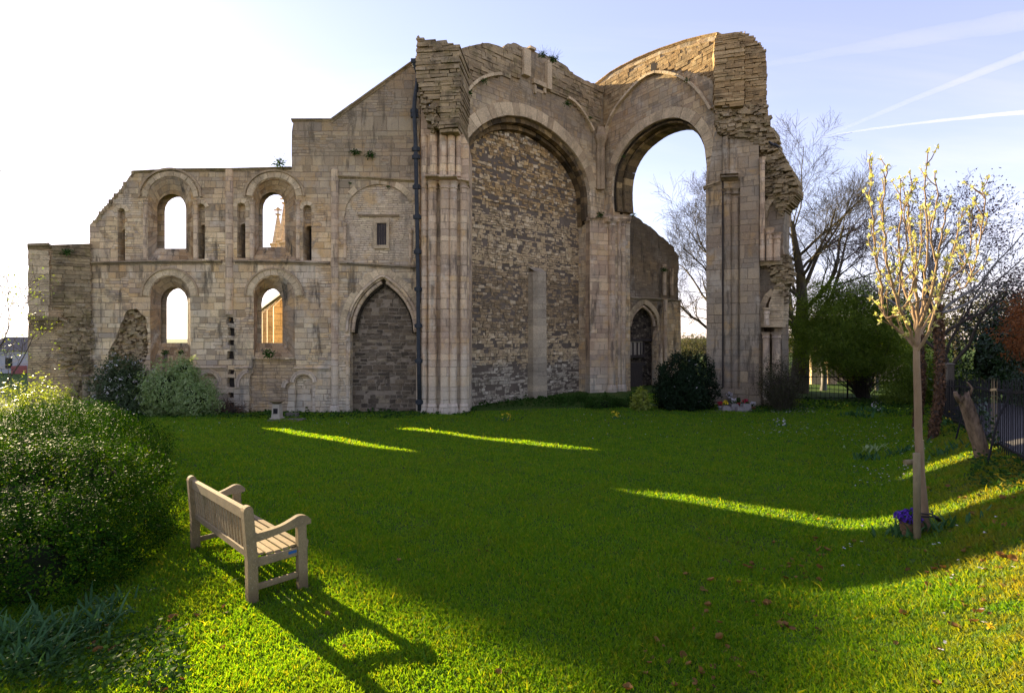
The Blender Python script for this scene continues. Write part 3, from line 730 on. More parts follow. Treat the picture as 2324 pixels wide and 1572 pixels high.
# window sills: slopes of dark stone
# --- drain pipe
mb = MB(); dp = 26.9
pl = [(948,158),(947,190),(941,228),(940,250),(943,320),(944,360),(945,420),(947,520),(949,640),(950,800),(952,932)]
mb.tube([P(x, y, 27.15 if y < 255 else 27.2) for x, y in pl], .105, 10)
pipe = mb.build('drain_pipe', M['lead'], ruin)
for y in (252, 262, 338, 356, 424, 492, 571, 656, 739, 819, 912):
    x = np.interp(y, [a[1] for a in pl], [a[0] for a in pl]); cx, cy, cz = P(x, y, 27.2); mb = MB()
    mb.lathe(cx, cy, [(.14,cz-.13),(.145,cz-.1),(.145,cz+.1),(.14,cz+.13)], 10); mb.box((cx-.2,cy-.03,cz-.09),(cx+.2,cy+.14,cz+.09)); mb.build('pipe_bracket', M['lead'], pipe)
cx, cy, cz = P(949, 150, 27.15); mb = MB()
mb.hexa([(cx-.14,cy-.14,cz-.35),(cx+.14,cy-.14,cz-.35),(cx+.14,cy+.14,cz-.35),(cx-.14,cy+.14,cz-.35),(cx-.3,cy-.25,cz+.05),(cx+.3,cy-.25,cz+.05),(cx+.3,cy+.25,cz+.05),(cx-.3,cy+.25,cz+.05)])
mb.box((cx-.33,cy-.28,cz+.052),(cx+.33,cy+.28,cz+.25)); mb.build('rain_head', M['lead'], pipe)
# --- left end: broken stub of the transept's south wall
mb = MB()
build_wall(mb, FL, [(64,958),(64,556),(110,553),(124,558),(170,556),(206,553),(206,958)], [], thick=1.6, step=.3, amp=.04, jag=.03, seed=8)
stub = mb.build('wall_stub', M['stub'], ruin)
mb = MB(); courses(mb, FL, [(118,700),(116,600),(118,560),(206,556),(206,760),(160,700)], .5, -.16, .17, .55, .05, .06, 11); mb.build('curved_courses', M['blocks'], stub)
mb = MB(); courses(mb, FL, [(64,720),(64,566),(100,562),(112,570),(112,720)], .4, -.1, .3, .5, .03, .05, 12); mb.build('corner_facing', M['vouss'], stub)
mb = MB(); moulding(mb, FL, [(62,553),(112,551)], .3, .2, dep=1.7); mb.build('coping', M['blocks'], stub); mb = MB(); moulding(mb, FL, [(112,556),(206,553)], .2, .12, dep=1.7); mb.build('coping', M['blocks'], stub)
mb = MB(); stones(mb, FL, [(140,690),(205,690),(206,930),(165,930),(160,860),(130,800)], 330, .32, -.02, .3, 13); mb.build('core_stones', M['blocks'], stub)
mb = MB()
for k, w_ in enumerate((0, .12, .26)): (u0, z0) = FL.at(96, 742-k*10); mb.hexa([FL.w(u0-.3-w_*.6,-.18-w_,z0-.12),FL.w(u0+.45+w_*.6,-.18-w_,z0-.12),FL.w(u0+.45+w_*.6,.2,z0-.12),FL.w(u0-.3-w_*.6,.2,z0-.12),FL.w(u0-.36-w_*.6,-.22-w_,z0+.115),FL.w(u0+.5+w_*.6,-.22-w_,z0+.115),FL.w(u0+.5+w_*.6,.2,z0+.115),FL.w(u0-.36-w_*.6,.2,z0+.115)], r=.3)
mb.build('corbel', M['blocks'], stub)
for px in (172, 196, 214): mb = MB(); shaft(mb, px, 27.55, .17, 850, 935); capital(mb, px, 27.55, .17, 847, .5); mb.build('colonnette', M['grey'], stub)
# --- left crossing pier
mb = MB()
build_wall(mb, FP, [(955,958),(955,200),(975,240),(985,285),(1045,290),(1064,330),(1064,958)], [], thick=2.2, step=.4, amp=.02, seed=21)
pier = mb.build('crossing_pier', M['pier'], ruin); tag(pier, 'tall pier with the drain pipe beside it')
for px, d, r_, yt, yb in ((963,27.35,.17,300,938),(982,27.2,.22,424,938),(1010,27.05,.24,424,938),(1028,27.1,.21,424,938),(1052,27.3,.2,424,935)):
    mb = MB(); shaft(mb, px, d, r_, yt, yb, .5, 14); foot(mb, px, d, r_, 935, .45)
    if yt > 400: capital(mb, px, d, r_, 408, .5)
    mb.build('shaft', M['pier'], pier)
for px, d, r_ in ((984,27.2,.2),(1006,27.1,.2),(1024,27.1,.2),(1040,27.2,.14)):
    mb = MB(); shaft(mb, px, d, r_, 285, 402, .5, 12); mb.build('upper_shaft', M['pier'], pier)
mb = MB(); moulding(mb, FP, [(968,402),(1000,402)], .24, .55, dep=.4); moulding(mb, FP, [(1000,406),(1040,405)], .26, .75, dep=.4); moulding(mb, FP, [(1040,408),(1066,412)], .24, .5, dep=.4); mb.build('abacus', M['pier'], pier)
mb = MB()
FP2 = Frame(PF(944, 27.0), PF(1050, 26.7))
courses(mb, FP2, [(946,160),(949,92),(985,95),(1012,100),(1046,110),(1047,200),(1044,240),(1042,292),(1002,296),(998,262),(980,235),(966,215),(952,200),(948,180)], 2.4, 0., .14, .6, .045, .05, 22, ledge=1.5, cj=.025, proj=lambda z: .25*max(0, min(1, (z-15.3)/2)), drop=.0)
courses(mb, FP2, [(996,300),(1000,180),(1046,170),(1041,296)], .6, -.32, .13, .55, .045, .06, 23, ledge=1.5, cj=.025)
mb.build('overhanging_masonry', M['blocks'], pier)
mb = MB(); stones(mb, FP2, [(950,200),(966,215),(984,235),(998,270),(1000,300),(978,300),(960,240)], 60, .3, -.05, .3, 24); mb.build('core_stones', M['blocks'], pier)
# --- blocked west arch
wl = [(1062,958),(1056,405),(1053,372),(1051,345),(1056,325),(1070,305),(1092,284),(1120,269),(1152,262),(1190,266),(1222,278),(1255,299),(1285,326),(1310,357),(1328,392),(1338,430),(1341,500),(1342,958)]
mb = MB()
wtop = [(1040,958),(1040,115),(1048,110),(1075,103),(1100,98),(1120,101),(1142,110),(1152,99),(1165,97),(1180,104),(1186,107),(1205,111),(1222,122),(1245,128),(1262,135),(1282,148),(1300,166),(1320,178),(1342,189),(1372,196),(1375,958)]
cp = build_wall(mb, FW, wtop, [dict(front=wl, depth=1.15, step=.3)], thick=1.9, step=.3, amp=.05, jag=.06, seed=31)
west = mb.build('blocked_arch_wall', M['high'], ruin)
cap(FW, cp[0], M['mortar2'], 'blocking_mortar', west, amp=.03, grid=.5); mb = MB(); courses(mb, FW, wl, .4, 1.13, .17, .28, .05, .0, 92, gap=.013, cj=.035, drop=.03); fillm = mb.build('arch_blocking', M['fillblocks'], west)
arcw = wl[3:16]; arcw2 = wl[2:17]
mb = MB(); ring(mb, FW, arcw, .75, -.05, .2, vous=.45); mb.build('outer_arch_ring', M['vouss'], west)
mb = MB(); ring(mb, FW, arcw2, .30, .25, .62, out=False, n=5, vous=.4); mb.build('middle_arch_ring', M['soffit'], west)
mb = MB(); ring(mb, FW, [(x+(4 if x > 1150 else 4), y+10) for x, y in arcw2], .32, .7, 1.12, out=False, n=5, vous=.5); roll(mb, FW, [(x, y+7) for x, y in arcw2], .12, .66); mb.build('inner_arch_ring', M['soffit'], west)
ribp = [(1048,232),(1062,208),(1085,186),(1112,176),(1135,174)]
mb = MB(); ring(mb, FW, ribp, .16, -.24, .1, vous=.6); mb.build('wall_rib', M['vouss'], west); mb = MB(); ring(mb, FW, [(1285,226),(1305,240),(1325,268),(1342,300)], .16, -.24, .1, vous=.6); mb.build('wall_rib', M['vouss'], west)
mb = MB(); courses(mb, FW, [(1048,172),(1048,113),(1075,106),(1100,101),(1120,104),(1146,112),(1183,108),(1186,150),(1180,178),(1135,172),(1100,174),(1075,184),(1052,215)], .4, -.1, .2, .55, .05, .05, 33)
mb.build('weathered_facing', M['blocks'], west); mb = MB()
courses(mb, FW, [(1242,150),(1262,138),(1282,150),(1300,168),(1320,180),(1342,191),(1370,198),(1362,290),(1348,292),(1325,262),(1300,232),(1245,210)], .4, -.12, .19, .5, .05, .05, 34)
mb.build('weathered_facing', M['blocks'], west)
for q, y_ in (((1183,112,1198,178),-.28),((1236,140,1246,208),-.28),((1199,106,1212,118),-.2),((1210,194,1214,214),-.16),((1232,194,1236,214),-.16),((1207,190,1238,193.5),-.2)): mb = MB(); bxf(mb, FW, *q, y_, .2, r=.5); mb.build('clerestory_remains', M['vouss'], west)
mb = MB(); bxf(mb, FW, 1214.3, 194, 1231.7, 214, -.02, .03); mb.build('small_window', M['void'], west)
mb = MB(); bxf(mb, FW, 1216, 201, 1231.5, 214, -.05, .03, r=.6); mb.build('small_window_panel', M['vouss'], west)
# chamfered pilaster against the blocking
mb = MB(); fy = 1.15
(u0, zt), (u1, zb) = FW.at(1201, 618, fy), FW.at(1226, 935, fy)
prof = [(u0-.1, fy), (u0-.04, fy-.42), (u0+.16, fy-.62), (u1-.08, fy-.62), (u1+.05, fy-.42), (u1+.08, fy)]
rr_ = random.Random(5); z = zb-.4; k_ = 0
while z < zt:
    h = rr_.uniform(.3, .6); z2 = min(z+h, zt); k_ += 1; wdn = 1+.12*(1-(z-zb)/(zt-zb)); v = rr_.random(); um = (u0+u1)/2
    pr = [(um+(a-um)*wdn, fy-(fy-b)*wdn+rr_.uniform(-.01,.01)) for a, b in prof]
    for (a,b),(c,d) in zip(pr, pr[1:]): mb.face([FW.w(a,b,z+.006), FW.w(c,d,z+.006), FW.w(c,d,z2-.006), FW.w(a,b,z2-.006)], r=v)
    mb.face([FW.w(a,b,z2-.006) for a,b in pr], r=v); z = z2
mb.face([FW.w(u0-.1,fy-.02,zt+.35), FW.w(u0-.02,fy-.6,zt-.01), FW.w(u1+.02,fy-.6,zt-.01), FW.w(u1+.06,fy-.02,zt+.35)], r=.2)
mb.build('pilaster', M['pilaster'], west)
# --- mid pier in the corner
FM = Frame((5.75, 35.55), (7.1, 36.0))
mb = MB()
build_wall(mb, FM, [(1339,910),(1339,498),(1380,494),(1381,910)], [], thick=1.5, step=.4, amp=.015, seed=41)
mid = mb.build('corner_pier', M['pier'], ruin); tag(mid, 'slender pier in the corner between the two arches')
for px, d, r_ in ((1388,35.9,.27),(1404,36.2,.14),(1413,36.5,.22),(1424,37.0,.16)):
    mb = MB(); shaft(mb, px, d, r_, 505, 892, .5, 12); capital(mb, px, d, r_, 497, .55); foot(mb, px, d, r_, 888, .5); mb.build('shaft', M['pier'], mid)
mb = MB(); moulding(mb, FM, [(1336,492),(1383,490)], .25, .2, dep=1.0)
FM2 = Frame(PF(1380, 35.4), PF(1432, 36.6)); moulding(mb, FM2, [(1380,492),(1431,492)], .3, .1, dep=1.2); mb.build('abacus', M['pier'], mid)
mb = MB()     # shafts and corbel in the spandrel between the arches
for px, r_ in ((1358,.15),(1367,.18)): mb = MB(); shaft(mb, px, 36.0, r_, 330, 430, .5, 10); mb.build('spandrel_shaft', M['vouss'], mid)
mb = MB(); x_, y_ = PF(1363, 36.1); z_ = EYE-(330-HZ)*36.1/F
mb.lathe(x_, y_, [(.1, z_-1.0), (.2, z_-.5), (.34, z_), (.5, z_+.4), (.52, z_+.6), (.36, z_+.8), (.3, z_+1.2)], 8, smooth=False); mb.build('springer', M['vouss'], mid)
# --- open north arch
nl = [(1392,950),(1391,480),(1389,440),(1391,405),(1398,374),(1412,345),(1430,320),(1452,300),(1480,281),(1512,269),(1540,268),(1565,278),(1585,298),(1598,325),(1603,360),(1604,400),(1604,950)]
ntop = [(1340,950),(1340,200),(1352,192),(1372,176),(1385,167),(1412,151),(1440,137),(1470,124),(1500,112),(1530,102),(1560,92),(1592,84),(1630,76),(1632,950)]
hole_n = dict(front=[(1478,150),(1490,146),(1491,156),(1480,160)], depth=.6, step=.4)
mb = MB(); cp = build_wall(mb, FN, ntop, [dict(front=nl, depth=1.7, through=True, step=.3), hole_n], thick=1.7, step=.3, amp=.05, jag=.03, seed=51)
north = mb.build('open_arch_wall', M['north'], ruin)
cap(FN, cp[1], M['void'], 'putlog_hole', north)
arcn = nl[3:15]; arcn2 = nl[1:16]
mb = MB(); ring(mb, FN, arcn, .62, -.05, .2, vous=.45); mb.build('outer_arch_ring', M['vouss'], north)
mb = MB(); ring(mb, FN, arcn2, .22, .3, .75, out=False, n=5, vous=.42); roll(mb, FN, arcn2, .12, .28); mb.build('middle_arch_ring', M['soffit'], north)
mb = MB(); ring(mb, FN, arcn2, .36, .85, 1.68, out=False, n=5, vous=.5); roll(mb, FN, [(x, y+3) for x, y in arcn2], .12, .8); mb.build('inner_arch_ring', M['soffit'], north)
mb = MB(); ring(mb, FN, [(1378,308),(1387,275),(1405,243),(1430,212),(1458,184),(1478,172),(1490,168)], .15, -.24, .1, vous=.6)
ring(mb, FN, [(1490,168),(1520,170),(1548,180),(1575,198),(1598,224),(1615,252)], .15, -.24, .1, vous=.6); mb.build('wall_rib', M['vouss'], north)
mb = MB(); moulding(mb, FN, [(1345,196),(1385,165),(1412,149),(1440,135),(1470,122),(1500,110),(1530,100),(1560,90),(1592,82),(1632,74)], .14, .12, dep=1.8); mb.build('coping', M['goldblocks'], north); mb = MB(); moulding(mb, FN, [(1362,192),(1440,149),(1500,124),(1560,106),(1625,92)], .12, .06); mb.build('string_course', M['goldblocks'], north)
mb = MB(); courses(mb, FN, [(1355,200),(1440,153),(1500,128),(1560,110),(1625,96),(1625,185),(1600,170),(1560,160),(1520,158),(1480,160),(1440,182),(1400,235),(1372,285),(1355,300)], .4, -.07, .2, .5, .035, .03, 53); mb.build('weathered_facing', M['goldblocks'], north)
mb = MB(); bxf(mb, FN, 1479, 147, 1491, 159, -.085, -.076); mb.build('putlog_shade', M['void'], north)
# --- right pier
mb = MB()
build_wall(mb, FR_, [(1604,945),(1602,410),(1612,370),(1622,300),(1640,290),(1700,300),(1722,330),(1728,945)], [], thick=2.2, step=.4, amp=.025, seed=61)
rp = mb.build('broken_pier', M['grey'], ruin); tag(rp, 'tall right hand pier with broken springers')
for px, d, r_ in ((1651,29.0,.20),(1668,28.85,.20)):
    mb = MB(); shaft(mb, px, d, r_, 442, 918, .6, 12); capital(mb, px, d, r_, 424, .45); foot(mb, px, d, r_, 910, .3); mb.build('shaft', M['grey'], rp)
for px, r_ in ((1646,.16),(1660,.14),(1671,.2)):
    mb = MB(); shaft(mb, px, 28.95, r_, 310, 395, .6, 10); mb.build('upper_shaft', M['grey'], rp)
mb = MB(); bxf(mb, FR_, 1638.5, 300, 1642.5, 915, -.012, .02); mb.build('groove_shade', M['void'], rp)  # dark strip on the face: the slot's shade put into its colour
mb = MB(); bxf(mb, FR_, 1680, 404, 1722, 930, -.2, .2); mb.build('flat_buttress', M['grey'], rp)
mb = MB(); moulding(mb, FR_, [(1634,396),(1676,394)], .2, .4, dep=.3); moulding(mb, FR_, [(1636,404),(1676,402)], .2, .5, dep=.3); moulding(mb, FR_, [(1596,423),(1634,410)], .18, .15, dep=.3); mb.build('abacus', M['grey'], rp)
mb = MB()
FR2 = Frame(PF(1622, 28.9), PF(1742, 28.2))
courses(mb, FR2, [(1622,240),(1620,95),(1626,76),(1660,74),(1690,73),(1690,240)], 2.4, -.25, .135, .6, .045, .04, 62, ledge=1.1, cj=.025, drop=.01)
courses(mb, FR2, [(1690,245),(1690,76),(1708,80),(1722,94),(1738,114),(1740,150),(1740,240),(1730,300),(1690,300)], 2.4, .25, .13, .5, .045, .04, 63, ledge=1.1, cj=.03, drop=.015)
mb.build('ledged_masonry', M['goldblocks'], rp)
mb = MB()
courses(mb, FR2, [(1622,260),(1622,236),(1690,236),(1736,240),(1744,270),(1752,292),(1758,330),(1730,345),(1722,330),(1690,310),(1655,312),(1628,300)], 1.8, 0.08, .10, .26, .09, .08, 64, drop=.05, cj=.03)
stones(mb, FR2, [(1622,262),(1640,240),(1738,240),(1757,330),(1722,330),(1640,300)], 150, .32, .08, .28, 65)
mb.build('rubble_core', M['blocks'], rp)
mb = MB(); courses(mb, FR2, [(1736,330),(1735,115),(1741,150),(1740,240),(1752,290),(1756,330)], 1.8, .5, .15, .4, .08, .06, 66); mb.build('broken_edge', M['goldblocks'], rp)
mb = MB()
build_wall(mb, FS, [(1722,945),(1722,340),(1748,350),(1775,400),(1782,470),(1776,560),(1778,600),(1776,700),(1776,945)], [dict(front=arch(1731,1757,690,664,900,'pointed',8), depth=.5, step=.4)], thick=1.5, step=.4, amp=.05, jag=.03, off=.35, seed=71)
sp = mb.build('arch_springer', M['grey'], rp)
mb = MB()
courses(mb, FS, [(1722,350),(1730,318),(1754,292),(1762,332),(1786,372),(1811,412),(1809,440),(1800,455),(1786,468),(1772,490),(1760,470),(1745,450),(1726,430)], 1.5, .05, .09, .26, .08, .07, 72, cj=.03, drop=.03)
mb.build('ragged_springers', M['blocks'], rp); mb = MB()
courses(mb, FS, [(1742,600),(1740,585),(1782,580),(1795,606),(1793,632),(1782,650),(1765,640)], 1.3, .1, .10, .24, .14, .16, 73, drop=.08, cj=.035)
stones(mb, FS, [(1745,600),(1782,582),(1796,610),(1790,640),(1780,690),(1770,660),(1752,640)], 70, .28, .08, .3, 74)
mb.build('ragged_springers', M['blocks'], rp); mb = MB()
stones(mb, FS, [(1735,340),(1752,295),(1762,332),(1806,410),(1806,440),(1770,470)], 90, .28, .02, .28, 75)
mb.build('ragged_springers', M['blocks'], rp)
mb = MB(); courses(mb, FS, [(1742,735),(1745,690),(1757,650),(1772,640),(1780,650),(1778,735)], 1.2, .0, .13, .6, .03, .03, 76); mb.build('splayed_courses', M['vouss'], rp)
mb = MB()
ring(mb, FS, [(1736,520),(1738,490),(1746,465),(1760,450),(1785,440)], .35, .1, 1.4, vous=.35); ring(mb, FS, [(1733,735),(1733,710),(1737,690),(1746,672),(1756,664)], .3, .2, 1., vous=.35); mb.build('broken_arch', M['vouss'], rp)
for px, d, r_, yt, yb in ((1739,27.9,.17,745,905),(1762,27.6,.2,745,905),(1730,28.1,.13,350,592),(1747,27.9,.17,510,592),(1763,27.7,.17,520,592),(1740,28.,.13,690,738)):
    mb = MB(); shaft(mb, px, d, r_, yt+10, yb, .5, 12); capital(mb, px, d, r_, yt+2, .5); mb.build('shaft', M['pier'], rp)
for q_ in ((1722,730,1778,742),(1724,590,1776,600)): mb = MB(); bxf(mb, FS, *q_, -.12, .5, r=.4); mb.build('abacus', M['vouss'], rp)
mb = MB()     # plinth and tiny white tag
bxf(mb, FR_, 1600, 880, 1726, 940, -.28, .3); bxf(mb, FS, 1726, 905, 1782, 940, -.1, 1.); mb.build('plinth', M['grey'], rp)
# --- far fragment seen through the open arch
mb = MB()
fd = dict(front=arch(1430,1492,738,690,905,'pointed',10), depth=.6, step=.3)
cp = build_wall(mb, FF, [(1410,915),(1410,484),(1438,488),(1455,500),(1472,512),(1490,526),(1500,537),(1515,548),(1524,556),(1532,570),(1541,582),(1539,640),(1541,690),(1545,760),(1545,915)], [fd], thick=1.5, step=.3, amp=.05, jag=.08, seed=81)
frag = mb.build('far_transept_wall', M['farbrown'], ruin)
fb = cap(FF, cp[0], M['fardark'], 'door_blocking', frag, amp=.06)
mb = MB(); ring(mb, FF, arch(1430,1492,738,690,0,'pointed',10,foot=False), .4, -.06, .2, vous=.35); mb.build('doorway_arch', M['vouss'], frag)
mb = MB(); roll(mb, FF, arch(1434,1488,740,695,0,'pointed',10,foot=False), .12, .15); mb.build('doorway_moulding', M['pier'], frag)
mb = MB(); moulding(mb, FF, [(1428,673),(1480,675),(1543,680)], .22, .18); mb.build('string_course', M['grey'], frag)
mb = MB()
for px, d, r_, yt, yb in ((1510,40.7,.17,680,890),(1499,40.2,.16,780,890),(1508,40.9,.16,600,670),(1524,41.6,.16,610,670)): shaft(mb, px, d, r_, yt, yb, .5, 10)
mb.build('wall_shaft', M['pier'], frag)
mb = MB(); build_wall(mb, FF, [(1490,905),(1490,770),(1500,700),(1515,686),(1545,684),(1546,905)], [], .4, .4, .5, .03, off=-.08, seed=82); mb.build('lower_facing', M['ashlar'], frag)
mb = MB()
for x in (1434.5, 1445.5, 1455, 1463, 1470): bxf(mb, FF, x, 777, x+2, 806, .36, .6)
for y in (769, 806): bxf(mb, FF, 1431, y, 1488 if y < 780 else 1474, y+5, .3, .6)
tf = mb.build('timber_frame', M['wood'], frag)
mb = MB(); bxf(mb, FF, 1434, 774, 1468, 810, .42, .62); mb.build('plaster_panel', M['plaster'], frag)
mb = MB(); bxf(mb, FF, 1440, 830, 1466, 900, .33, .6); mb.build('plank_door', M['wood'], frag)
mb = MB(); bxf(mb, FF, 1436, 824, 1472, 829.5, .3, .6); bxf(mb, FF, 1433, 829.7, 1439.7, 900, .32, .6, r=.7); mb.build('door_frame', M['wood'], frag)
# ------------------------------------------------------------------ growing things
def unit(v): return v/(np.linalg.norm(v, axis=-1, keepdims=True)+1e-9)
def leaves_np(C, N_, size, rs, asp=.5, fold=0., jitter=.35, D=None):
    """rhombic leaves at points C; N_ their facing; D the direction they point"""
    m = len(C); N_ = unit(N_+rs.normal(0, jitter, (m,3)))
    if D is None: D = rs.normal(0, 1, (m,3))
    D = unit(D-(D*N_).sum(1, keepdims=True)*N_); S = np.cross(N_, D)
    L = (size*rs.uniform(.6, 1.35, m))[:,None]
    V = np.stack([C, C+D*L*.5+S*L*asp*.5+N_*L*fold, C+D*L, C+D*L*.5-S*L*asp*.5+N_*L*fold], 1).reshape(-1,3)
    return V, np.arange(m*4).reshape(-1,4)
def blob_points(blobs, n, rs, shell=.25, lump=.18, low=-9., seed=0.):
    """points through the outer part of lumpy ellipsoids, thinned where another blob covers them"""
    w_ = np.array([(b[3]*b[4]+b[4]*b[5]+b[3]*b[5]) for b in blobs]); k = rs.choice(len(blobs), n, p=w_/w_.sum())
    B = np.array(blobs)[k]; d = unit(rs.normal(0,1,(n,3)))
    f = 1+lump*(np.sin(d[:,0]*5+B[:,0]*3+seed)*np.sin(d[:,1]*6+1.3+seed)+.7*np.sin(d[:,2]*9+d[:,0]*7+seed)+.5*np.sin(d[:,1]*17+d[:,2]*13))
    r = f*(1-np.abs(rs.normal(0, shell, n)))
    p = B[:,:3]+d*B[:,3:6]*r[:,None]
    keep = np.ones(n, bool)
    for j, b in enumerate(blobs):
        q = (p-np.array(b[:3]))/np.array(b[3:6]); keep &= ~((k != j) & ((q**2).sum(1) < .22))
    keep &= p[:,2] > np.maximum(low, ground(p[:,0], p[:,1])-.02)
    return p[keep], d[keep]
def bush_mesh(name, blobs, nc, k, size, spray, mat, seed, shell=.2, lump=.18, asp=.5, up=.5, jitter=.45, fold=.0, dirup=.6):
    """sprays: nc short twigs over the crown, k leaves along each"""
    rs = np.random.RandomState(seed); c, d = blob_points(blobs, nc, rs, shell, lump, seed=seed)
    m = len(c); tw = unit(d+np.array([0,0,dirup])+rs.normal(0,.45,(m,3)))
    t_ = rs.uniform(0, 1, (m,k,1))
    C = c[:,None,:]+tw[:,None,:]*t_*spray+rs.normal(0, spray*.17, (m,k,3))
    N_ = unit(d+np.array([0,0,up]))[:,None,:]+rs.normal(0,.25,(m,1,3))
    D = tw[:,None,:]*.8+rs.normal(0,.6,(m,k,3))
    V, F_ = leaves_np(C.reshape(-1,3), np.repeat(N_, k, 1).reshape(-1,3), size, rs, asp, fold, jitter, D.reshape(-1,3))
    rv = np.clip(np.repeat(rs.uniform(0,1,m), k)*.55+rs.uniform(0,1,m*k)*.45, 0, 1)
    return V, F_, rv, c
def bush(name, label, cat, blobs, nc, k, size, spray, mat, seed, core=None, group=None, twigs=0, twmat=None, loc=None, extra=None, **kw):
    b0 = blobs[0]; base = loc or (b0[0], b0[1], gz(b0[0], b0[1]))
    th = thing(name, label, cat, base, group=group)
    V, F_, rv, c = bush_mesh(name, blobs, nc, k, size, spray, mat, seed, **kw)
    link('foliage', np_mesh('foliage', V-np.array(base), F_, mat, rv), th)
    rs = np.random.RandomState(seed+1)
    if core is not None:      # a dark lumpy hull: the shade inside the shrub put into its colour
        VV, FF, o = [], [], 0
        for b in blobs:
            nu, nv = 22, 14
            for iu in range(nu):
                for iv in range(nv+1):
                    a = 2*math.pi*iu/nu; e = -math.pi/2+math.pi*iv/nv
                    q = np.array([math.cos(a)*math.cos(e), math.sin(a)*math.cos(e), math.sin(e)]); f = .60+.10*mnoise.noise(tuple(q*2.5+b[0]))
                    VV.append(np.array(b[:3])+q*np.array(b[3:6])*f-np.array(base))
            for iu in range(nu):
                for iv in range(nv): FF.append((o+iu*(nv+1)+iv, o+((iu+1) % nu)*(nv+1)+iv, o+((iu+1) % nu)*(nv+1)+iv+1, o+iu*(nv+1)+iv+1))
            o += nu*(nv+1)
        link('shade_hull', np_mesh('shade_hull', VV, FF, core, smooth=True), th)
    if twigs:
        lines, rad = [], []
        for i in rs.choice(len(c), min(twigs, len(c)), replace=False):
            e = c[i]; s_ = np.array(base)+rs.normal(0,.12,3)*[1,1,0]+[0,0,-.05]
            mid_ = (s_+e)/2+rs.normal(0,.12,3)+np.array([0,0,.12]); q = crom([s_, mid_, e], 4)
            lines.append(q-np.array(base)); rad.append(np.linspace(.018, .005, len(q))*kw.get('tw', 1.))
        V, F_, _ = tube_np(lines, rad, 4); link('stems', np_mesh('stems', V, F_, twmat or M['bark']), th)
    if extra:                 # flower heads sprinkled over the outside
        n, sz, m_, nm = extra; c2, d2 = blob_points(blobs, n*2, rs, .03, kw.get('lump', .18), seed=seed)
        c2, d2 = c2[:n], d2[:n]; C = np.repeat(c2+d2*sz*.6, 7, 0)+rs.normal(0, sz*.3, (len(c2)*7,3))
        V, F_ = leaves_np(C, np.repeat(d2, 7, 0), np.full(len(C), sz*.55), rs, .9, .05, .7)
        link(nm, np_mesh(nm, V-np.array(base), F_, m_, rs.uniform(0,1,len(F_))), th)
    return th
def grow(rs, p, d, L, r, lev, cfg, lines, radii, tips):
    """one limb and everything that springs from it"""
    c = cfg[lev]; n = c.get('seg', 5); pts = [p]; q = p.copy(); dd = d.copy()
    for i in range(n):
        dd = unit(dd+rs.normal(0, c.get('wob', .15), 3)+np.array([0,0,c.get('up', .05)])); q = q+dd*L/n; pts.append(q)
    pts = np.array(pts); r1 = r*c.get('taper', .35); lines.append(pts); radii.append(np.linspace(r, r1, n+1))
    if lev+1 >= len(cfg): tips.append((pts[-1], dd)); return
    k = c['n']; k = k if isinstance(k, int) else rs.randint(k[0], k[1]+1); a0 = rs.uniform(0, 6.28)
    for j in range(k):
        t_ = c.get('from', .3)+(1-c.get('from', .3))*(j+rs.uniform(.2,.8))/k; f = t_*n; i = min(int(f), n-1)
        s_ = pts[i]+(pts[i+1]-pts[i])*(f-i); ax = unit(pts[i+1]-pts[i])
        ref = np.array([0,0,1.]) if abs(ax[2]) < .9 else np.array([1.,0,0]); u_ = unit(np.cross(ax, ref)); v_ = np.cross(ax, u_)
        az = a0+j*2.4+rs.normal(0,.4); an = R(c.get('ang', 45))*rs.uniform(.7,1.25)
        nd = ax*math.cos(an)+(u_*math.cos(az)+v_*math.sin(az))*math.sin(an)
        rr_ = (r+(r1-r)*t_)*c.get('rr', .55)*rs.uniform(.75,1.1)
        grow(rs, s_, nd, L*c.get('lr', .6)*rs.uniform(.7,1.15)*(1.15-.4*t_), rr_, lev+1, cfg, lines, radii, tips)
def wood_mesh(lines, radii, sides=(8,5,3), cut=(.08,.02)):
    VV, FF, o = [], [], 0
    for lo, hi, n in ((cut[0], 9, sides[0]), (cut[1], cut[0], sides[1]), (0, cut[1], sides[2])):
        sel = [i for i in range(len(lines)) if lo <= radii[i][0] < hi]
        if not sel: continue
        V, F_, _ = tube_np([lines[i] for i in sel], [np.maximum(radii[i], .0035) for i in sel], n); VV.append(V); FF.append(F_+o); o += len(V)
    return np.concatenate(VV), np.concatenate(FF)
def barkmat(name, a, b, moss=None, sc=6.):
    t = NT(name); p = t.geo(); x,y,z = t.sep(p)
    nz = t.noise(t.xyz(x, y, t.m('MULTIPLY', z, .35)), sc, 7., .7); col = t.ramp(nz, [(.3,a),(.65,b)])
    if moss: col = t.mix(t.m('MULTIPLY', t.mr(t.noise(p, 1.2, 5.), .46, .64), .6), col, moss)
    return t.done(t.bsdf(col, .9, .15, t.bump(nz, .8, .03)))
M['bark'] = barkmat('grey_brown_bark', (.045,.036,.028), (.11,.09,.07))
M['beech'] = barkmat('mossy_beech_bark', (.055,.045,.032), (.13,.11,.075), (.14,.115,.03))
M['paletwig'] = barkmat('pale_grey_bark', (.12,.11,.10), (.26,.245,.23))
M['smooth'] = barkmat('smooth_tan_bark', (.17,.11,.06), (.29,.20,.12), None, 4.)
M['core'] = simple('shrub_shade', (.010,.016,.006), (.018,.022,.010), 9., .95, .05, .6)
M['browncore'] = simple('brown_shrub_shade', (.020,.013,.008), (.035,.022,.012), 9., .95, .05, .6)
M['box'] = leafmat('glossy_dark_leaf', [(.003,.014,.002),(.010,.040,.003),(.026,.078,.004),(.10,.15,.006)], .28, .55, .02, (2.0,1.7,.15))
M['box2'] = leafmat('darker_leaf', [(.008,.030,.005),(.016,.050,.007),(.028,.075,.009)], .3, .6, .015, (1.8,1.8,.4))
